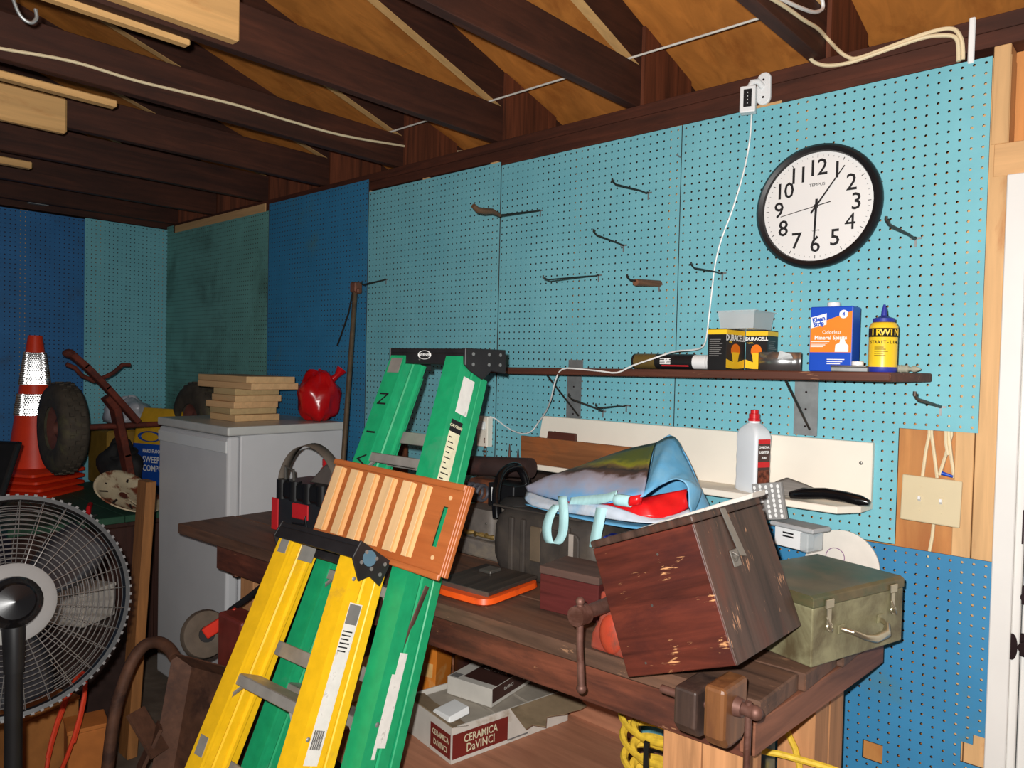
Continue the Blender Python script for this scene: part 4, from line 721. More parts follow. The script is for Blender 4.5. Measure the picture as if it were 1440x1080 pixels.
# ------------------------------------------------ tote with red latches, red bottle
t = thing('tool_tote', 'black and red plastic tool tote with strap on the bench', 'tote', (-41.2, -24.6, BZ+.02), rz(.12))
TB = mat('dark grey tote plastic', (40, 42, 46), .4, var=.1, bump=.02)
bd = B().bb((-5, -3, 0), (5, 3, 5.0)).build('body', TB, t, bev=.3, seg=2)
B().bb((-5.1, -3.1, 5.0), (5.1, 3.1, 7.4)).build('upper_tray', BLACK, t, bev=.35, seg=2)
for x in (-4.2, -1.4, 1.4, 4.2): B().cyl((x, -2.6, 4.9), (x, -2.6, 7.6), .85, n=16).build('tool_pocket', BLACK, t, smooth=1)
RT = mat('red tote plastic', (206, 40, 46), .35, var=.04, bump=0)
B().bb((-6.0, -2.2, .4), (-5.02, .6, 5.0)).bb((-5.9, -3.2, .4), (-4.4, -3.02, 4.9)).build('latch', RT, t, bev=.12); B().bb((-1.4, -3.25, 2.6), (2.0, -3.02, 4.7)).build('badge', RT, t, bev=.12)
B().tube([(-.9, -3.3, 1.0), (-.9, -3.5, 2.0), (1.6, -3.5, 2.1), (1.7, -3.4, 3.2), (2.0, -3.4, 2.0), (1.9, -3.3, .6)], .12, 6).build('cord_loop', BLACK, t, smooth=1)
ribbon([V(p) for p in ((-4.9, -2.0, 5.5), (-5.3, -1.6, 8.4), (-3.6, -1.2, 11.4), (-.4, -1, 12.6), (2.6, -.8, 11.6), (4.6, -.6, 9.2), (5.4, -.4, 6.6))], (.2, 1.5, .3), 'shoulder_strap', t, mat('grey brown strap', (96, 86, 76), .7, var=.15))
B().tube([(-3.8, -2.4, 7.4), (-3.9, -2.4, 9.4), (-2.2, -2.4, 9.0), (-2.0, -2.4, 7.3)], .2, 8).build('buckle', STEEL, t, smooth=1)
B().hexa([(-1, -1, 7.2), (3.6, -1, 7.2), (3.6, 1, 7.2), (-1, 1, 7.2), (2.0, -.6, 10), (4.4, -.6, 10.4), (4.4, .6, 10.4), (2, .6, 10)]).build('flap', mat('grey cloth flap', (88, 80, 76), .8, var=.15), t, bev=.3)
q = PX(463, 655, Y=-18)
t = thing('red_bottle', 'round glossy red bottle behind the tool tote', 'bottle', (q.x, -18, BZ+.02))
B().lathe([(0, 0), (1.5, 0), (1.9, .4), (1.95, 4.8), (1.9, 6.6), (1.2, 7.9), (.95, 8.2)], 24).build('bottle_body', mat('glossy red', (186, 22, 24), .25, var=.06, bump=0), t, smooth=1)
B().lathe([(0, 8.2), (1.0, 8.2), (1.05, 8.5), (1.05, 9.3), (.9, 9.4), (0, 9.4)], 20).build('cap', RED, t, smooth=1)
# ================================================================ LADDERS
GRN = mat('green fibreglass', (26, 156, 102), .45, var=.08, sc_=30, c2=(70, 150, 110), thr=.68, sc2=9, soft=.1, bump=.05)
YLW = mat('yellow fibreglass', (238, 186, 22), .45, var=.06, sc_=30, c2=(196, 150, 50), thr=.7, sc2=12, soft=.08, bump=.05)
LCAP = mat('black ladder cap', (34, 32, 34), .5, var=.2, c2=(110, 110, 108), thr=.74, sc2=22, soft=.03, bump=.06)
ALU = mat('scuffed aluminium', (150, 146, 140), .5, .25, var=.15, c2=(200, 196, 186), thr=.7, sc2=14, bump=.08)
STK = mat('worn paper label', (222, 220, 214), .6, var=.05, sc_=40, c2=(120, 116, 110), thr=.68, sc2=40, bump=0); CREML = mat('cream warning label', (226, 220, 186), .6, var=.08, sc_=50, bump=0)
def ladder(name, label, o, lean, yaw, cw, tilt, cd, f, d, flare, m, steps, caph, cat='ladder'):
    o = V(o); u = V((math.cos(yaw), math.sin(yaw), 0)); bk = V((-math.sin(yaw), math.cos(yaw), 0))
    l = V((0, 0, 1))*math.cos(lean)+bk*math.sin(lean); nb = u.cross(l)*-1      # nb: into the thickness
    L_ = o.z/l.z; base = o-l*L_; R = axes(u, nb, l)
    t = thing(name, label, cat, base, R); Ri = R.transposed()
    bc = Ri @ (bk*math.cos(tilt)-V((0, 0, 1))*math.sin(tilt)); up = Ri @ (V((0, 0, 1))*math.cos(tilt)+bk*math.sin(tilt))
    O = V((0, 0, L_)); X = V((1, 0, 0)); h = cw/2+.35
    def quad(x0, x1, y0, y1, z0, z1): return [O+X*x+bc*y+up*z for z in (z0, z1) for x, y in ((x0, y0), (x1, y0), (x1, y1), (x0, y1))]
    cap = B().hexa(quad(-h, h, -.25, cd, -.55, 0)).hexa(quad(-h, h, -.25, .1, -caph, -.5)).hexa(quad(-h, h, cd-.3, cd, -caph, -.5)).build('top_cap', LCAP, t, bev=.15, seg=2)
    for s in (-1, 1):
        x0, x1 = (h-.15, h+.1) if s > 0 else (-h-.1, -h+.15)
        e = B().add([p for p in [O+X*x+bc*y+up*z for x in (x0, x1) for y, z in ((-.3, .05), (cd, .05), (cd+.1, -caph*1.5), (cd*.62, -caph*1.35), (cd*.4, -caph*1.9), (.5, -caph*1.35), (-.3, -caph))]], [(0, 1, 2, 3, 4, 5, 6), (13, 12, 11, 10, 9, 8, 7)]+[(k, 7+k, 7+(k+1) % 7, (k+1) % 7) for k in range(7)]).build('cap_end', LCAP, cap, bev=.06)
        for y in (.9, cd*.55, cd*.85):
            for z in (-.55, -caph*.95):
                p_ = O+X*(x1 if s > 0 else x0)+bc*y+up*z; B().cyl(p_-X*.02, p_+X*.07*s, .2, n=10).build('rivet', GALV, e, smooth=1)
    ew = lambda t_: cw/2+flare*(1-t_/L_)                    # outer half width at height t_ above the floor
    for s in (-1, 1):
        def sec(prof, z): return [(s*(ew(z)-q_[0]), q_[1], z) for q_ in prof]
        pf = [(0, 0), (f, 0), (f, .35), (f-.3, .5), (f-.3, d*.45), (f-.42, d*.5), (f-.3, d*.55), (f-.3, d-.5), (f, d-.35), (f, d), (0, d), (0, d*.62), (.12, d*.56), (0, d*.5)]
        n = len(pf); zt = L_-caph*.5
        vs = sec(pf, .3)+sec(pf, zt); B().add(vs, [tuple(range(n)), tuple(range(2*n-1, n-1, -1))]+[(k, n+k, n+(k+1) % n, (k+1) % n) for k in range(n)]).build('front_rail', m, t)
        g = [(.1, d+.7), (1.3, d+.7), (1.3, d+2.0), (.1, d+2.0)]; g2 = [(.1, d+.12), (1.3, d+.12), (1.3, d+1.3), (.1, d+1.3)]
        B().add(sec(g, .3)+sec(g2, zt-1), [(0, 1, 2, 3), (7, 6, 5, 4)]+[(k, 4+k, 4+(k+1) % 4, (k+1) % 4) for k in range(4)]).build('rear_rail', m, t, bev=.1)
        B().bb((s*(ew(0)-f*.5)-f*.6, -.1, 0), (s*(ew(0)-f*.5)+f*.6, d*.9, 1.2)).build('foot', BLACKR, t, bev=.1)
    for k in steps:
        z = L_-k; w2 = ew(z)-.35
        st = B().bb((-w2, .15, z-1.05), (w2, .35, z)).bb((-w2, .15, z-.15), (w2, d-.3, z)).bb((-w2, d-.5, z-.8), (w2, d-.3, z-.1)).build('step', ALU, t, bev=.08)
        for s in (-1, 1):
            B().tube([(s*(w2-2.6), .5, z-1.0), (s*(w2-.2), .5, z-3.4)], .3, 6, flat=.4).build('brace', ALU, st)
        B().bb((-w2+.6, d+.4, z+2.2), (w2-.6, d+.75, z+3.6)).build('rear_bar', ALU, t, bev=.06)
    return t, L_, ew, O, bc, up
gt, GL, gew, O, bc, up = ladder('green_stepladder', 'green fibreglass stepladder with black top leaning on the bench', (-14.44, -28.19, 61.66), .37, .03, 11.5, 0, 6.2, 2.5, 3.5, 4, GRN, (12.4, 25.6, 37.6, 49.6), 1.75, 'ladder')
X = V((1, 0, 0))
def on_web(ew, L_, y0, y1, t0, t1, name, m, par, th=.02, side=1):   # sheet stuck on the outer face of a rail
    z0, z1 = L_-t1, L_-t0
    return B().hexa([(side*(ew(z0)+.005), y0, z0), (side*(ew(z0)+.005), y1, z0), (side*(ew(z0)+th), y1, z0), (side*(ew(z0)+th), y0, z0), (side*(ew(z1)+.005), y0, z1), (side*(ew(z1)+.005), y1, z1), (side*(ew(z1)+th), y1, z1), (side*(ew(z1)+th), y0, z1)]).build(name, m, par)
on_web(gew, GL, .9, 2.7, 2.8, 6.8, 'white_sticker', STK, gt)
lb = on_web(gew, GL, .7, 2.4, 7.7, 16.4, 'warning_label', CREML, gt)
hd = on_web(gew, GL, .68, 2.42, 7.6, 8.9, 'black_header', INK, gt, .03)
text('CAUTION', .42, CREML, gt, (gew(GL-8.25)+.04, 1.55, GL-8.25), FACE_X, bold=.01)
for k in range(9): on_web(gew, GL, .9, 1.3+.9*((k*7) % 5)/5, 9.4+.55*k, 9.52+.55*k, 'small_print', INK, lb, .03)
T = T4((gew(GL-15.4)+.03, 1.5, GL-15.4), FACE_X); B().prism([(-.6, -.5), (.6, -.5), (0, .6)], .01, T).build('warning_triangle', ORP, lb)
on_web(gew, GL, 1.5, 2.5, 31, 39.5, 'torn_sticker', STK, gt); on_web(gew, GL, 1.1, 1.5, 33, 40.5, 'torn_sticker', STK, gt)
# oval maker's logo on the cap front
c0 = O+bc*-.26+up*-.72; Rl = axes(X, up, X.cross(up))
B().ring(.62, .05, 28, 6, T4(c0+X*-.2, Rl) @ M.Diagonal((1.6, .75, 1, 1))).build('logo_oval', WPR, gt); text('WERNER', .46, WPR, gt, c0+X*-.2+X.cross(up)*.02, Rl, bold=.01)
for ch, tt in (('N', 6.2), ('I', 10.2), ('V', 13.4)): text(ch, 2.2, INK, gt, (-gew(GL-tt)+1.2, -.02, GL-tt), axes((0, 0, -1), (1, 0, 0), (0, -1, 0)), 'marker_letter', ext=.003)
for z in (GL-1.2,): B().bb((-gew(z)+.3, -.05, z-1.8), (-gew(z)+2.2, 0, z)).build('rivet_plate', ALU, gt)
for tt, y in ((22, 2.6), (37.5, .8)): B().ball((gew(GL-tt)+.02, y, GL-tt), (.1, .25, .25), 10, 6).build('rivet', GALV, gt, smooth=1)
B().tube([(gew(GL-26)+.1, 1.0, GL-36), (gew(GL-26)+.05, 2.8, GL-24.5)], .32, 8, flat=.3).build('spreader', mat('brown spreader', (104, 80, 70), .5, .5, var=.2), gt, smooth=1)
yt, YL, yew, O, bc, up = ladder('yellow_stepladder', 'short yellow fibreglass stepladder with paint-splashed black top', (-15.05, -41.18, 42.97), .41, .06, 12, .62, 4.4, 2.2, 3.2, 3, YLW, (15.0, 27), 1.7)
lb = on_web(yew, YL, .9, 2.5, 5.5, 19.5, 'worn_label', STK, yt); on_web(yew, YL, .95, 2.4, 5.6, 7.4, 'grey_header', GREYP, lb, .03)
for k in range(6): on_web(yew, YL, 1.0, 2.2-.1*(k % 3), 8+.35*k, 8.12+.35*k, 'small_print', INK, lb, .03)
for k in range(10): on_web(yew, YL, 1.1+.12*k, 1.1+.12*k+(.05 if k % 2 else .08), 16.6, 18.2, 'barcode_bar', INK, lb, .03)
for tt, s in ((1.9, -1), (22, -1)): B().bb((-yew(YL-tt)+.5, -.06, YL-tt-1.1), (-yew(YL-tt)+1.8, 0, YL-tt+.7)).build('rivet_plate', ALU, yt)
B().bb((-yew(YL-2)+2.45, 1.2, YL-3.2), (-yew(YL-2)+2.72, 2.9, YL-1.6)).build('rivet_plate', ALU, yt)
for tt, y in ((3.4, .5), (17.4, .6), (21.5, 2.2)): B().ball((yew(YL-tt)+.02, y, YL-tt), (.12, .22, .22), 10, 6).build('rivet', GALV, yt, smooth=1)
for y0 in (1.1, 2.2): B().tube([(yew(YL-22)+.1, y0+.6, YL-22.5), (yew(YL-34)+.1, y0-1.2, YL-34)], .28, 6, flat=.4).build('spreader', ALU, yt)
on_web(yew, YL, .6, 3.0, 21.6, 23.4, 'bracket', ALU, yt, .2)
for k, (x, y, r_) in enumerate(((-3.6, .9, .5), (-2.4, 1.3, .35), (.4, 1.6, .3), (2.6, .8, .25), (-.6, 2.6, .22), (4.1, 1.8, .3))):
    p_ = O+X*x+bc*y*.9+up*.012; B().lathe([(0, 0), (r_, 0), (r_, .02), (0, .02)], 9, T4(p_, axes(X, bc, up)), sx=.35, sy=1.6).build('paint_splash', WPR, yt)
p_ = O+X*6.47+bc*1.6+up*-.9; B().lathe([(0, 0), (.75, 0), (.75, .02), (0, .02)], 14, T4(p_, axes(bc, up, X)), sx=1.2).build('blue_paint_patch', mat('blue grey paint', (84, 118, 138), .6), yt)
# slatted wooden panel resting against the green ladder
nn = V((math.sin(.03), -math.cos(.03), 0)); uu = V((math.cos(.03), math.sin(.03), 0)); ll = V((0, 0, 1))*math.cos(.37)-nn*math.sin(.37); fn_ = uu.cross(ll)
cc = V((-12.3, -35.15, 44.45))+fn_*.4
OW = mat('orange varnished wood', (184, 104, 54), .45, var=.12, grain='X', c2=(168, 86, 40), thr=.62, sc2=6, soft=.15); SLW = mat('pale slat wood', (228, 188, 138), .5, var=.08, grain='Y', bump=.03); SLO = mat('orange slat bevel', (226, 164, 100), .5, var=.1, grain='Y')
t = thing('slatted_panel', 'varnished wooden panel with pale slats leaning on the green ladder', 'panel', cc, axes(uu, ll, fn_) @ rz(-.025))
hw, hh = 10.4, 4.25
o_ = B().bb((-hw, -hh, -.3), (7.4, hh, 0)).bb((9.0, -hh, -.3), (hw, hh, 0)).bb((7.4, 2.0, -.3), (9.0, hh, 0)).bb((7.4, -hh, -.3), (9.0, -1.9, 0)).bb((7.4, -1.9, -.3), (7.75, 2.0, 0)).bb((8.65, -1.9, -.3), (9.0, 2.0, 0)).build('board', OW, t)
for y in (-1, 1): B().bb((-hw, y*hh-.5, 0), (hw, y*hh+.12, .42)).build('edge_rail', OW, t, bev=.08)
for k in range(3): B().bb((hw+.02+.22*k, -hh-.1, -.3), (hw+.2+.22*k, hh+.1, .42-.1*k)).build('end_moulding', OW, t, bev=.05)
for k in range(6):
    x = -10.0+2.9*k; w3 = 1.45 if k < 5 else .9
    s_ = B().prism([(x, 0), (x+w3, 0), (x+w3-.1, .3), (x+.1, .34)], (-3.6, 3.55), T4((0, 0, .01), axes((1, 0, 0), (0, 0, 1), (0, -1, 0)))).build('slat', SLW, t, bev=.04)
    B().prism([(x+w3-.05, 0), (x+w3+.42, 0), (x+w3+.12, .22), (x+w3-.1, .29)], (-3.55, 3.5), T4((0, 0, .01), axes((1, 0, 0), (0, 0, 1), (0, -1, 0)))).build('slat_bevel', SLO, s_)
for y in (-2.9, 2.9): B().cyl((8.6, y, 0), (8.6, y, .05), .22, n=12).build('plug', SLW, t)
# ================================================================ UNDER THE BENCH
CBX = mat('white carton print', (214, 208, 198), .6, var=.08, sc_=9, c2=(168, 152, 130), thr=.66, sc2=8, bump=.03); BRN = mat('raw cardboard', (150, 128, 100), .75, var=.15, sc_=12, c2=(120, 102, 78), thr=.6, sc2=7); MAR = mat('maroon print', (120, 40, 34), .5, var=.08, bump=0); DKB = mat('dark brown print', (72, 46, 40), .5, var=.1, bump=0)
Rb = axes(V((.955, -.296, 0)).normalized(), V((.296, .955, 0)).normalized(), (0, 0, 1)) @ rz(.14)
t = thing('tile_carton', 'open white tile carton with torn flaps on the lower shelf', 'carton', (-15.3, -22.4, 12.02), Rb)
w_, d_, h_ = 11.0, 19.0, 4.4
b = B().bb((-w_, 0, 0), (0, .15, h_)).bb((-.15, .15, 0), (0, d_, h_)).bb((-w_, .15, 0), (-w_+.15, d_, h_)).bb((-w_+.15, d_-.15, 0), (-.15, d_, h_)).bb((-w_+.15, .15, 0), (-.15, d_-.15, .15)).build('carton', CBX, t)
for a0, a1, fc in ((-4.6, -.15, 'Y'), (.15, 8.6, 'X')):
    T = T4((0, -.015, 0), FACE_Y) if fc == 'Y' else T4((.015, 0, 0), FACE_X); Rf = FACE_Y if fc == 'Y' else FACE_X
    B().bb((a0, .5, 0), (a1, 3.5, .012), T).build('maroon_label', MAR, b)
    text('CERAMICA', .95 if fc == 'Y' else 1.35, CREML, b, T @ V(((a0+a1)/2, 2.55, .02)), Rf, bold=.01, sx=.78); text('DaVINCI', 1.0 if fc == 'Y' else 1.45, CREML, b, T @ V(((a0+a1)/2, 1.35, .02)), Rf, bold=.01, sx=.8)
B().bb((8.6, .3, 0), (12, .5, .01), T4((.015, 0, 0), FACE_X)).build('small_print', GREYP, b)
jag = lambda L_, dp, n, sd: [(k*L_/n, -dp*(.65+.35*random.Random(sd+k).random())) for k in range(n+1)]
def flap(pts, T, name='flap'): B().prism(pts, .14, T).build(name, BRN, t)
flap([(0, 0), (w_, 0)]+[(w_-x, -y) for x, y in jag(w_, 3.4, 7, 3)], T4((-w_, .1, h_), axes((1, 0, 0), (0, .95, -.18), (0, .18, .95))))
flap([(9, 0), (d_, 0)]+[(d_-x, -y) for x, y in jag(d_-8.5, 4.6, 8, 9)], T4((.05, 0, h_), axes((0, 1, 0), (.96, 0, -.26), (-.26, 0, -.96))))
B().hexa([(-5.2, .4, h_-.2), (-1.2, .4, h_-.2), (-1.2, 3.6, h_+.3), (-5.2, 3.6, h_+.3), (-4.8, .5, h_+.4), (-1.4, .6, h_+.6), (-1.4, 3.6, h_+1.2), (-4.6, 3.6, h_+1.0)]).build('torn_paper', WPR, t, bev=.15)
for y0 in (2, 7.4, 12.8): B().bb((-w_+.4, y0, .17), (-.5, y0+5, h_-.6)).build('tile_pack', mat('stone tile', (170, 160, 146), .5, var=.1), t, bev=.05)
BCX, BCY = -16.4, -14.4
t = thing('tile_carton', 'brown and white tile carton lying on the open one', 'carton', (BCX, BCY, 15.9), rz(.16))
b = B().bb((-7.2, 0, 0), (0, 9.5, 2.4)).build('carton', CBX, t, bev=.05)
B().bb((-5.4, 1.2, 2.4), (-.02, 9.4, 2.415)).build('brown_panel', DKB, b); B().bb((0, .2, .5), (.015, 9.4, 2.35)).build('brown_panel', DKB, b); B().bb((-7.0, .3, 2.4), (-5.7, 1.6, 2.412)).build('barcode', GREYP, b)
text('CERAMICA', .8, CBX, b, (-2.8, 5.0, 2.43), FACE_Z, sx=1); text('C', 1.3, CBX, b, (.03, 7.8, 1.45), FACE_X, bold=.02); text('DaVINCI', .6, CBX, b, (.03, 4.0, 1.45), FACE_X)
t = thing('orange_carton', 'orange carton leaning under the bench beside the tile cartons', 'carton', (-37.4, -15.4, 12.3), rz(.35) @ ry(.04))
b = B().bb((0, 0, 0), (8.5, 5, 10.5)).build('carton', mat('orange carton', (226, 132, 44), .5, var=.06, c2=(236, 180, 110), thr=.68, sc2=8), t, bev=.1); B().bb((.5, -.02, 3.2), (8, 0, 5.2)).build('pale_band', mat('pale orange band', (240, 190, 120), .4, bump=0), b); B().bb((.6, .02, 6.6), (8, .01, 7.2)).build('small_print', WPR, b)  # a paler orange band runs across the carton front
t = thing('brown_roll', 'dark brown roll with tan lettering under the bench', 'roll', (-28.4, -5.4, 12.02))
b = B().lathe([(0, 0), (3.1, 0), (3.1, 12.5), (2.7, 12.7), (0, 12.7)], 26).build('roll', mat('dark brown film', (58, 36, 34), .3, var=.2), t, smooth=1); curved_text('TENSO', 1.0, 3.1, 10.5, -2.3, BRN, b, .3)
B().lathe([(0, 12.7), (1.1, 12.7), (1.1, 12.9), (0, 12.9)], 16).build('core', BRN, t)
for k, (x, z) in enumerate(((-36.5, 12.02), (-37.0, 15.05), (-36.2, 18.08))):
    tag(B().box((0, 0, 1.5), (11, 7.5, 3.0)).build('timber_block', PINEX, loc=(x, -24.4, z), rot=rz(.05*(k-1)), bev=.1), ('pale timber block at the bottom of the pile under the bench', 'pale timber block in the middle of the pile under the bench', 'pale timber block on top of the pile under the bench')[k], 'block', 'timber blocks under the bench')
YR = mat('yellow rope', (222, 182, 54), .6, var=.15, sc_=60, bump=.2)
t = thing('rope_coil', 'bundle of yellow rope in cloudy plastic by the bench leg', 'rope', (12.2, -20.5, 12.02))
for k in range(11): B().ring(3.5-.12*k*(k % 2), .42, 30, 6, T4((-.1*k, .3*(k % 2), 3.2+1.05*k), rx(.25+.02*k) @ ry(.1)), sy=.62).build('turn', YR, t, smooth=1)
B().lathe([(0, 0), (3.6, 0), (4.2, 1), (4.1, 3.0), (3.6, 3.4)], 20, cap=False, sy=.7).build('wrapper', mat('cloudy wrap', (206, 196, 176), .4, alpha=.7, bump=.1), t, smooth=1)
B().bb((-.4, -2.9, 5), (.1, -2.6, 13)).build('tie', CART, t)
q = lambda x, y, v: PX(x, y, Y=v)
tag(B().tube([q(1086, 985, -17), q(1092, 1000, -16), q(1104, 1022, -15.8), q(1118, 1052, -16), q(1124, 1076, -16), q(1126, 1110, -16)], .3, 8).build('extension_cord', YR, smooth=1), 'yellow cord hanging down behind the end vise', 'cord')
tag(B().tube([q(1040, 1050, -20), q(1066, 1055, -19), q(1095, 1060, -18), q(1125, 1068, -17.4), q(1160, 1078, -17.2), q(1200, 1092, -17)], .3, 8).build('extension_cord', YR, smooth=1), 'yellow cord stretched across to the rear bench leg', 'cord')
t = thing('plaster_bag', 'yellow and grey paper sack behind the bench leg', 'sack', (14.5, -9.5, 12.02)); loft([(rrect(3.0, 2.6, 1), 0), (rrect(3.6, 3.0, 1.2), 3), (rrect(3.4, 2.8, 1.2), 10), (rrect(2.8, 1.8, 1), 14), (rrect(3.2, .5, .3), 16)], 'sack_body', mat('grey sack paper', (160, 144, 112), .7, var=.2, c2=(214, 176, 60), thr=.58, sc2=7), t); B().bb((-3.2, -.6, 15.6), (3.2, .6, 16.3)).build('fold', BRN, t, bev=.1)
# ================================================================ FRIDGE AND WHAT STANDS ON IT
FW_ = mat('fridge white', (206, 206, 208), .35, var=.03, sc_=5, bump=.01)
t = thing('fridge', 'white upright freezer beside the workbench', 'fridge', (-79.5, -13.5, 0))
B().bb((-13.2, -9.4, .6), (13.2, 10.6, 47.4)).build('cabinet', FW_, t, bev=.2, seg=2)
dr = B().bb((-13.3, -11.6, 1.2), (13.3, -9.5, 47.3)).build('door', FW_, t, bev=.5, seg=3); B().bb((-13.1, -11.85, 44.6), (13.1, -11.55, 46.6)).build('handle_strip', mat('glossy white strip', (224, 226, 226), .12, var=.01, bump=0), dr, bev=.1)
B().bb((-13.6, -11.8, 47.45), (13.6, 10.7, 48.9)).build('worktop', mat('fridge top', (196, 196, 192), .3, var=.04), t, bev=.25, seg=2)
for x in (-11, 11):
    for y in (-8, 9): B().cyl((x, y, 0), (x, y, .65), .9, n=12).build('foot', BLACKR, t)
lab = ['lowest square of parquet in the stack on the fridge', 'second square from the bottom of the stack on the fridge', 'third square from the bottom of the stack on the fridge', 'fourth square from the bottom of the stack on the fridge', 'fifth square from the bottom of the stack on the fridge', 'lower long board laid over the parquet squares', 'uppermost long board on the parquet stack']
z = 48.92
PQ = [mat('parquet wood %d' % k, c, .6, var=.1, grain='X') for k, c in enumerate(((208, 170, 122), (190, 164, 118), (214, 172, 124)))]
for k in range(7):
    if k < 5: c, s, h = (-80.3+(.5, -.6, .3, .8, .2)[k], -15.2+(.2, .4, -.3, .3, .6)[k]), (9+(0, -.5, .6, .4, -1.4)[k], 8.8), 1.16
    else: c, s, h = (-80.4+(0, -.6)[k-5], -14.4), (19.5, 9.2), 1.15
    tag(B().box((0, 0, h/2), (*s, h-.03)).build('parquet_board', PQ[k % 3], loc=(c[0], c[1], z), rot=rz((.02, -.04, .05, -.03, .03, .02, -.03)[k]), bev=.06), lab[k], 'board', 'parquet boards on the fridge'); z += h
def lump(name, label, cat, loc, r, m, seed, amp=.16, part='sack'):
    rnd = random.Random(seed); ph = [rnd.uniform(0, 6.28) for _ in range(8)]; t = thing(name, label, cat, loc); n, k = 28, 18
    def fn(u, v):
        a, e = 2*math.pi*u, math.pi*v; d = 1+amp*(math.sin(3*a+ph[0]+2*e)*.5+math.sin(5*a-3*e+ph[1])*.35+math.sin(9*a+4*e+ph[2])*.2+math.sin(7*e+ph[3])*.25)
        x, y, z_ = r[0]*d*math.sin(e)*math.cos(a), r[1]*d*math.sin(e)*math.sin(a), -r[2]*d*math.cos(e)
        return (x, y, max(.02, z_+r[2]*.86))
    B().grid(fn, n, k).build(part, m, t, smooth=80); return t
RB = mat('shiny red bag', (190, 14, 20), .25, var=.12, sc_=12, bump=.25)
t = lump('red_bag', 'shiny red plastic bag at the back of the fridge top', 'bag', (-70.6, -5.6, 48.95), (4.1, 3.8, 4.8), RB, 4); B().tube([(1.2, 1.6, 7.2), (2.2, 2.6, 8.4), (2.6, 3.4, 9.6)], [.8, .5, 1.1], 10).build('knot', RB, t, smooth=1)
# ================================================================ FAR CORNER: table, cone, old cultivator
GT = mat('faded green paint', (44, 84, 62), .6, var=.15, c2=(70, 60, 44), thr=.66, sc2=6); DCB = mat('dark cabinet wood', (64, 36, 28), .6, var=.25, grain='Z')
t = thing('green_table', 'dark wooden cabinet with faded green top by the far wall', 'cabinet', (-122, -26, 0))
for k in range(4): B().bb((-25.5, -21+9.6*k, 28.2), (21, -21+9.6*k+9.5, 29.5)).build('top_plank', GT, t, bev=.1)
B().bb((-24, -19.8, .02), (18.5, 16, 28.15)).build('carcass', DCB, t)
for k in range(3): B().bb((18.52, -19.5+12*k, 1), (19.2, -8+12*k, 27)).build('door', DCB, t, bev=.15)
CO_ = mat('orange cone vinyl', (236, 60, 22), .45, var=.05, c2=(200, 50, 26), thr=.68, sc2=10)
cx, cy = -138.5, -33.0
PRISM = mat('prismatic sheeting', (250, 250, 250), .2, 1, var=.0, bump=0)
for k in range(4):
    tt = thing('traffic_cone', ('orange traffic cone with two white bands topping the stack', 'orange cone directly under the banded traffic cone', 'orange cone second from the bottom of the stack', 'bottom orange cone of the stack on the green table')[k], 'traffic cone', (cx, cy, 29.52+1.55*(3-k)), rz(.5+.06*k), group='stacked traffic cones')
    loft([(rrect(7.2, 7.2, 1.2), 0), (rrect(7.2, 7.2, 1.2), .55), (rrect(6.2, 6.2, 1.6), 1.0), (rrect(5.4, 5.4, 5.3), 1.3)], 'base', CO_, tt)
    if k == 0:
        rc = lambda z_: 5.2-(5.2-1.35)*(z_-1.3)/28.6
        B().lathe([(rc(1.3), 1.3), (rc(29.9), 29.9), (1.05, 29.9), (1.05, 29.2), (0, 29.2)], 32, cap=False).build('body', CO_, tt, smooth=1)
        WB = mat('reflective white band', (250, 250, 250), .35, var=.01, bump=0)
        for z0, z1 in ((19.2, 26.2), (12.6, 17.2)):
            bd = B().lathe([(rc(z0)+.02, z0), (rc(z1)+.02, z1)], 32, cap=False).build('reflective_band', WB, tt, smooth=1, solid=.03)
            s_, g = .5, B(); nr = int((z1-z0)/(s_*.866))          # prismatic sheeting: tiny corner-cube pits
            for j in range(nr):
                za, zb = z0+(z1-z0)*j/nr, z0+(z1-z0)*(j+1)/nr; nc = int(2*math.pi*rc(z0)/s_)
                pt = lambda a_, z_: V(((rc(z_)+.3)*math.cos(a_), (rc(z_)+.3)*math.sin(a_), z_))
                for i in range(nc):
                    st = 2*math.pi/nc; o_ = (j % 2)*.5*st
                    A0, A1, B0, B1 = pt(i*st+o_, za), pt((i+1)*st+o_, za), pt((i+.5)*st+o_, zb), pt((i+1.5)*st+o_, zb)
                    for tri in ((A0, A1, B0), (A1, B1, B0)):
                        c_ = (tri[0]+tri[1]+tri[2])/3; n_ = (tri[1]-tri[0]).cross(tri[2]-tri[0]).normalized()
                        sd_ = ((tri[1]-tri[0]).length+(tri[2]-tri[1]).length+(tri[0]-tri[2]).length)/3
                        g.add([*tri, c_-n_*sd_*.408], [(0, 1, 3), (1, 2, 3), (2, 0, 3)])
            g.build('prism_sheet', PRISM, bd)
RUR = mat('red brown rust', (116, 52, 36), .8, .1, var=.3, sc_=16, c2=(76, 40, 34), thr=.55, sc2=8, bump=.3); TYR = mat('old grey tyre', (72, 64, 54), .85, var=.2, sc_=20, c2=(96, 92, 62), thr=.62, sc2=6, bump=.25); HUBR = mat('rusty hub', (118, 70, 60), .7, .2, var=.25)
XI = -117.0
k1 = PX(88, 602, X=XI); zA = k1.z
t = thing('old_cultivator', 'rusty red walking cultivator with two rubber tyres on the green table', 'cultivator', (XI, -22, 29.52))
rel = lambda p: V(p)-V((XI, -22, 29.52))
def P_(x, y, dx=0): return rel(PX(x, y, X=XI+dx))
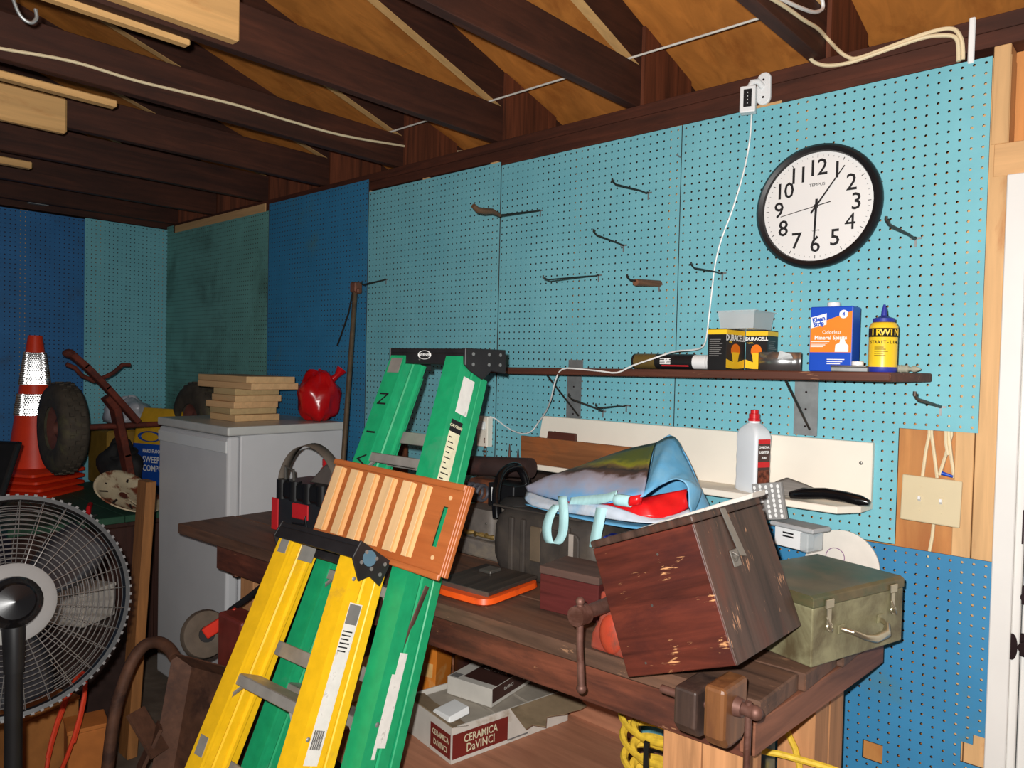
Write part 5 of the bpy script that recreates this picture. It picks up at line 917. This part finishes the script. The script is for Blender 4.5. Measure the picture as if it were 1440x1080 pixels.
for yc in (k1.y, -6.5):
    w0 = B().lathe([(4.3, -2.1), (6.4, -2.5), (8.2, -2.3), (8.9, -1.5), (9.05, 0), (8.9, 1.5), (8.2, 2.3), (6.4, 2.5), (4.3, 2.1)], 36, T4(rel((XI, yc, zA)), axes((1, 0, 0), (0, 0, 1), (0, -1, 0))), cap=False).build('tyre', TYR, t, smooth=50)
    for a in range(26):
        q_ = 2*math.pi*a/26
        for s in (-1, 0, 1): B().box((9.08, s*1.0, 0), (.35, .75, .75), T4(rel((XI, yc, zA)), ry(q_+.12*s))).build('tread_block', TYR, w0)
    B().lathe([(0, -.6), (1.2, -.8), (1.3, 1.2), (2.5, .6), (4.3, 1.6), (4.4, -1.4), (2.5, -.2), (0, -.2)], 24, T4(rel((XI, yc, zA)), axes((1, 0, 0), (0, 0, 1), (0, -1, 0))), cap=False).build('hub', HUBR, t, smooth=1)
B().cyl(rel((XI, k1.y, zA)), rel((XI, -6.5, zA)), .6, n=12).build('axle', RUR, t, smooth=1)
def bar(pp, wd, th, name): 
    for (a, b) in zip(pp[:-1], pp[1:]):
        d = b-a; Rm = frm(a, b, (1, 0, 0)); B().box((0, 0, d.length/2), (wd, th, d.length+wd*.5), T4(a, Rm)).build(name, RUR, t, bev=.15)
bar([P_(186, 694), P_(176, 640), P_(162, 575)], 1.4, 3.2, 'post'); bar([P_(162, 575), P_(150, 560)], 1.4, 3.0, 'post')
bar([P_(192, 592, 1.6), P_(150, 545, 1.6), P_(120, 515, 1.6), P_(100, 498, 1.6)], 1.2, 2.4, 'beam')
B().tube([P_(93, 512), P_(105, 517), P_(115, 528), P_(132, 536), P_(148, 530), P_(160, 524), P_(172, 513), P_(183, 513)], .45, 8).build('handle', RUR, t, smooth=1)
B().ball(P_(97, 497, 1.6), (1.5, 1.2, .9), 10, 6).build('end_cap', RUR, t, smooth=1)
SEATC = mat('chipped cream paint', (206, 190, 158), .6, var=.1, c2=(122, 60, 36), thr=.54, sc2=9, soft=.04, bump=.1)
q = PX(160, 712, X=-104.5)
t = thing('implement_seat', 'chipped cream iron tractor seat with slots on the green table', 'seat', (-104.0, q.y, 30.6), rz(.5) @ ry(.62))
B().grid(lambda u, v: ((.6+5.6*v)*(1+.18*math.cos(2*math.pi*u))*math.cos(2*math.pi*u), (.6+5.9*v)*math.sin(2*math.pi*u), 3.2+1.6*v**3+.5*math.cos(4*math.pi*u)*v), 40, 8).build('pan', SEATC, t, smooth=60, solid=.25)
for a in range(9):
    q_ = 2*math.pi*a/9+.2; B().box((4.4, 0, 4.03), (1.7, .42, .12), T4((0, 0, 0), rz(q_))).build('slot', mat('dark slot', (40, 26, 22), .8), t, bev=.05)
B().cyl((0, 0, 1.6), (0, 0, 3.4), .8, n=12).build('stem', RUR, t, smooth=1)
# sweeping compound and clear bag
t = thing('compound_bag', 'blue and yellow bag of hard floor sweeping compound', 'bag', (-128.5, -9.6, 29.52), rz(.35))
BY = mat('yellow bag print', (222, 170, 30), .45, var=.1, bump=.05); BB = mat('blue bag print', (26, 78, 168), .45, var=.08, bump=.05)
lo = loft([(rrect(5.6, 3.2, 1.2), 0), (rrect(6.2, 3.8, 1.6), 2), (rrect(6.1, 3.7, 1.6), 10.5)], 'lower_bag', BB, t); up_ = loft([(rrect(6.1, 3.7, 1.6), 10.5), (rrect(5.8, 3.4, 1.6), 13.5), (rrect(5.6, 1.6, .8), 16.5), (rrect(5.6, .4, .3), 18.5)], 'upper_bag', BY, t)
for s_, z_, k_ in (('HARD FLOOR', 8.9, 1.1), ('SWEEPING', 6.9, 2.0), ('COMPOUND', 4.9, 2.0)): text(s_, k_, WPR, lo, (-1.9, -3.82, z_), FACE_Y, bold=.03, align='LEFT', sx=.86)
B().ring(3.2, .45, 30, 6, T4((0, -3.5, 12.2), FACE_Y), sy=.35).build('logo_ring', BB, up_)
t = lump('plastic_bag', 'crumpled clear plastic bag behind the cultivator', 'bag', (-141, -12.5, 42.62), (6.2, 5, 3.9), mat('crumpled clear plastic', (196, 198, 206), .3, var=.15, sc_=20, bump=.5, alpha=.85), 9, .2)
tag(B().bb((-148.5, -19, 29.52), (-136, -6, 42.6)).build('yellow_crate', mat('dull yellow crate', (150, 116, 40), .6, var=.15), bev=.4), 'dull yellow crate under the crumpled clear bag', 'crate')
t = lump('black_hose', 'heap of black rubber hose behind the rusty post', 'hose', (-124.5, -20, 29.55), (5, 4, 6.2), BLACKR, 12, .25, 'heap'); B().ring(4, .5, 26, 6, T4((0, 0, 9), rx(.3)), sy=.7).build('hose_loop', BLACKR, t, smooth=1)
t = thing('grey_trowel', 'grey steel trowel lying on the green table edge', 'trowel', (-101.5, -34.5, 29.55), rz(-.4)); B().prism([(-4, -1.6), (4.5, 0), (-4, 1.6)], .2).build('blade', STEEL, t); B().tube([(-3.6, 0, .3), (-4.4, 0, 1.4), (-8, 0, 1.5)], .45, 8).build('handle', RED, t, smooth=1)
# black chair frame at the left edge
t = thing('black_chair', 'folded black plastic chair at the green table', 'chair', (-91, -59, 0), rz(.6))
B().hexa([(-9, -1, 30), (9, -1, 30), (9, .2, 30), (-9, .2, 30), (-8, 7, 46), (8, 7, 46), (8, 8.2, 46), (-8, 8.2, 46)]).build('backrest', BLACK, t, bev=.4, seg=2); B().bb((-9, -10, 17), (9, 1, 18.4)).build('seat', BLACK, t, bev=.4, seg=2)
for x in (-8, 8): B().tube([(x, -9, .3), (x, 0, 24), (x, 2, 32)], .55, 8).build('leg', BLACK, t, smooth=1); B().tube([(x, 4, .3), (x, -6, 17)], .55, 8).build('leg', BLACK, t, smooth=1)
# ================================================================ LEFT FLOOR
e = CAM+ray(180, 1040)*112; tp = CAM+ray(207, 676)*114.5
t = tag(B().hexa([V((-1.7, -.75, 0)), V((1.7, -.75, 0)), V((1.7, .75, 0)), V((-1.7, .75, 0))]+[V((tp.x-e.x, tp.y-e.y, tp.z))+V(k) for k in ((-1.7, -.75, 0), (1.7, -.75, 0), (1.7, .75, 0), (-1.7, .75, 0))]).build('leaning_timber', mat('brown timber', (142, 94, 50), .6, var=.2, grain='Z'), loc=(e.x, e.y, .02), rot=None, bev=.1), 'brown length of timber leaning beside the fridge', 'timber')
# hand cart / wheelbarrow standing on end
RBW = mat('rusty brown steel', (98, 66, 50), .6, .3, var=.25, c2=(66, 44, 36), thr=.55, sc2=7, bump=.12)
D_ = lambda x, y, d: CAM+ray(x, y)*d
o0 = V((-44, -46, 0)); t = thing('wheelbarrow', 'rusty brown wheelbarrow tray standing on end beside the ladder', 'wheelbarrow', o0)
r_ = lambda x, y, d: D_(x, y, d)-o0
tl, tr_, br, bl = r_(243, 918, 92), r_(345, 945, 86), r_(330, 1120, 84), r_(205, 1130, 90); nrm = (tr_-tl).cross(bl-tl).normalized()
if nrm.dot(FW) < 0: nrm = -nrm
ctr = (tl+tr_+br+bl)/4; inn = [p+(ctr-p)*.22+nrm*2.0 for p in (tl, tr_, br, bl)]; ou = [tl, tr_, br, bl]
B().add(ou+inn, [(4, 5, 6, 7)]+[(k, (k+1) % 4, 4+(k+1) % 4, 4+k) for k in range(4)]).build('tray', RBW, t, solid=.2)
B().tube(dense([r_(150, 1090, 92), r_(160, 1010, 92.5), r_(172, 965, 93), r_(186, 930, 93.5), r_(203, 908, 94), r_(222, 903, 94), r_(238, 912, 93), r_(246, 925, 92)]), .75, 10).build('tube_handle', RBW, t, smooth=1)
for a, b in (((190, 1000), (225, 1060)), ((225, 1020), (195, 1085))):
    pa, pb = r_(*a, 90.5), r_(*b, 89.5); Rm = frm(pa, pb); B().box((0, 0, (pb-pa).length/2), (2.6, .4, (pb-pa).length), T4(pa, Rm)).build('leg_brace', RBW, t)
B().ring(4.2, 1.3, 24, 8, T4((6, 6, 5.52), rx(1.4))).build('tyre', BLACKR, t, smooth=1)
# edger with small wheel
c0 = D_(288, 892, 97); t = thing('lawn_edger', 'small rubber wheel on a red fork of a lawn edger', 'edger', (c0.x, c0.y, 0))
vd = (CAM-c0).normalized(); sd = V((0, 0, 1)).cross(vd).normalized(); ax_ = (vd*.93+sd*.35).normalized(); upv = V((0, 0, 1)); e1 = upv.cross(ax_).normalized(); Rw = axes(e1, ax_.cross(e1), ax_)
b0 = V((c0.x, c0.y, 0)); wc = c0-b0
B().lathe([(1.0, -.7), (2.0, -.95), (2.9, -.7), (3.15, 0), (2.9, .7), (2.0, .95), (1.0, .7)], 28, T4(wc, Rw), cap=False).build('wheel', mat('brown rubber tyre', (92, 80, 68), .8, var=.2), t, smooth=1); B().cyl(wc-ax_*.8, wc+ax_*.9, 1.05, n=16).build('hub', BLACKR, t, smooth=1)
RDK = mat('red edger paint', (204, 48, 30), .4, var=.08); g_ = lambda x, y, d: D_(x, y, d)-b0
p0, p1 = g_(293, 888, 95.4), g_(330, 864, 96); Rm = frm(p0, p1); B().box((0, 0, (p1-p0).length/2), (.9, 1.5, (p1-p0).length+1), T4(p0, Rm)).build('fork', RDK, t, bev=.2, seg=2)
B().box(g_(338, 905, 94.2), (6, 3.2, 7.5)).build('housing', mat('dark red housing', (112, 46, 38), .5, var=.2), t, bev=.4, seg=2)
B().box(g_(345, 905, 94.4)+V((0, 0, -13.5)), (4, 2.5, 19)).build('shaft_leg', RBW, t, bev=.3)
B().tube([g_(318, 866, 97), g_(325, 858, 97), g_(350, 840, 96), g_(372, 822, 95), g_(392, 806, 94)], .42, 8).build('handle_rod', BLACK, t, smooth=1)
# pedestal fan
fc = CAM+ray(13, 850)*70; az = (CAM-fc).normalized(); az = (az+R2*.10+V((0, 0, .04))).normalized(); e1 = V((0, 0, 1)).cross(az).normalized(); Rf = axes(e1, az.cross(e1), az)
t = thing('pedestal_fan', 'large black pedestal fan with silver wire guard', 'fan', (fc.x, fc.y, 0))
fo = V((0, 0, fc.z)); TF = T4(fo, Rf); WG = mat('grey guard wire', (132, 128, 126), .4, .6, var=.1, bump=0); RIBM = mat('grey rim rib', (84, 82, 82), .5, .3, bump=0); BLD = mat('smoky black blade', (30, 30, 34), .25, var=.1, bump=0)
for zs, nm in ((2.2, 'rear_guard'), (-2.6, 'front_guard')):
    g = B()
    for k in range(13):
        r0 = 3.6+k*.46; dz = zs*(1-((r0-3.4)/6.6)**2.4*.85); g.ring(r0, .045, 56, 4, TF @ T4((0, 0, dz)))
    for k in range(30):
        a = 2*math.pi*k/30; g.tube([TF @ V((r0*math.cos(a), r0*math.sin(a), zs*(1-((max(r0, 3.4)-3.4)/6.6)**2.4*.85)+.07)) for r0 in (3.4, 5, 6.5, 8, 9, 9.8)], .04, 4)
    g.build(nm, WG, t)
B().lathe([(9.75, -.9), (10.15, -.9), (10.25, 0), (10.15, .9), (9.75, .9), (9.65, 0)], 64, TF, cap=False).build('rim', BLACK, t, smooth=50)
for k in range(84):
    a = 2*math.pi*k/84; B().box((10.18, 0, .3), (.22, .28, 1.3), TF @ T4((0, 0, 0), rz(a))).build('rim_rib', RIBM, t)
for k in range(3):
    a = .75+2*math.pi*k/3
    B().grid(lambda u, v: TF @ (rz(a) @ V(((2.2+6.9*u), (-1.6-1.5*math.sin(u*2.6))*(v-.35)*1.7, -.2+1.5*(v-.5)*(1-.4*u)))), 12, 6).build('blade', BLD, t, smooth=60, solid=.12)
B().lathe([(0, -1.6), (2.2, -1.6), (2.4, -.6), (2.2, .9), (0, .9)], 28, TF).build('hub', BLACK, t, smooth=1)
SV = mat('brushed silver disc', (112, 109, 107), .55, .15, var=.06); B().lathe([(0, 2.15), (3.3, 2.05), (3.6, 2.15), (3.6, 2.35), (3.2, 2.4), (0, 2.4)], 40, TF).build('centre_plate', SV, t, smooth=1)
loft_ = B().lathe([(0, 2.4), (2.3, 2.4), (2.4, 3.2), (2.2, 5.0), (1.5, 6.0), (0, 6.2)], 28, TF).build('motor_housing', GB, t, smooth=1)
B().tube([TF @ V((0, -1.0, 3.8)), TF @ V((0, -3.4, 3.6)), TF @ V((0, -6, 3.0))], [1.0, .9, .8], 12).build('neck', BLACK, t, smooth=1)
q0 = TF @ V((0, -5.6, 3.0)); B().cyl((q0.x, q0.y, 1.2), q0, .75, .7, 16).build('pole', BLACK, t, smooth=1); B().lathe([(0, 0), (9.5, 0), (9.5, .5), (8, 1.1), (1.2, 1.6), (0, 1.6)], 40, T4((q0.x, q0.y, 0))).build('base', BLACK, t, smooth=1)
# floor clutter behind the fan
OC = mat('orange cord', (208, 62, 34), .5, var=.05)
def floorbox(name, label, cat, x, y, s, m, a=0, z=.02):
    t = thing(name, label, cat, (x, y, z), rz(a)); B().bb((-s[0]/2, -s[1]/2, 0), (s[0]/2, s[1]/2, s[2])).build('body', m, t, bev=.15); B().bb((-s[0]/2-.1, -s[1]/2-.1, s[2]+.01), (s[0]/2+.1, s[1]/2+.1, s[2]+.6)).build('lid', m, t, bev=.1); return t
floorbox('cardboard_box', 'brown cardboard box on the floor behind the fan', 'box', -76, -51, (12, 9, 9), mat('brown cardboard', (160, 104, 52), .7, var=.12), .3)
floorbox('cardboard_box', 'small orange cardboard box beside the red cord', 'box', -67, -45.5, (5, 5, 7), mat('orange cardboard', (176, 104, 44), .7, var=.12), -.2)
floorbox('storage_bin', 'dark storage bin on the floor behind the fan', 'bin', -89, -40, (15, 12, 15), mat('dark bin', (56, 40, 36), .6, var=.2), .2)
floorbox('paint_can_box', 'cream carton on top of the dark storage bin', 'carton', -88.5, -40, (9, 7, 5), CBX, .5, 15.7)
floorbox('red_tackle_box', 'dusty pink red tackle box behind the fan', 'tackle box', -66, -61, (10, 6, 6), mat('dusty pink plastic', (150, 74, 66), .6, var=.15), -.3)
tag(B().tube([V((-62.5, -49.5, 8.6))+V((3.2*math.cos(a), 2.2*math.sin(a), 7*math.sin(a)+.1*a)) for a in [k*.35 for k in range(30)]], .28, 7).build('extension_cord', OC, smooth=1), 'orange extension cord looped over the boxes by the fan', 'cord')
lump('rag_heap', 'heap of grey rags on the floor near the wheelbarrow', 'rags', (-55, -57, .02), (5, 4, 3.5), mat('grey rag', (104, 96, 84), .9, var=.2), 21, .3, 'heap')
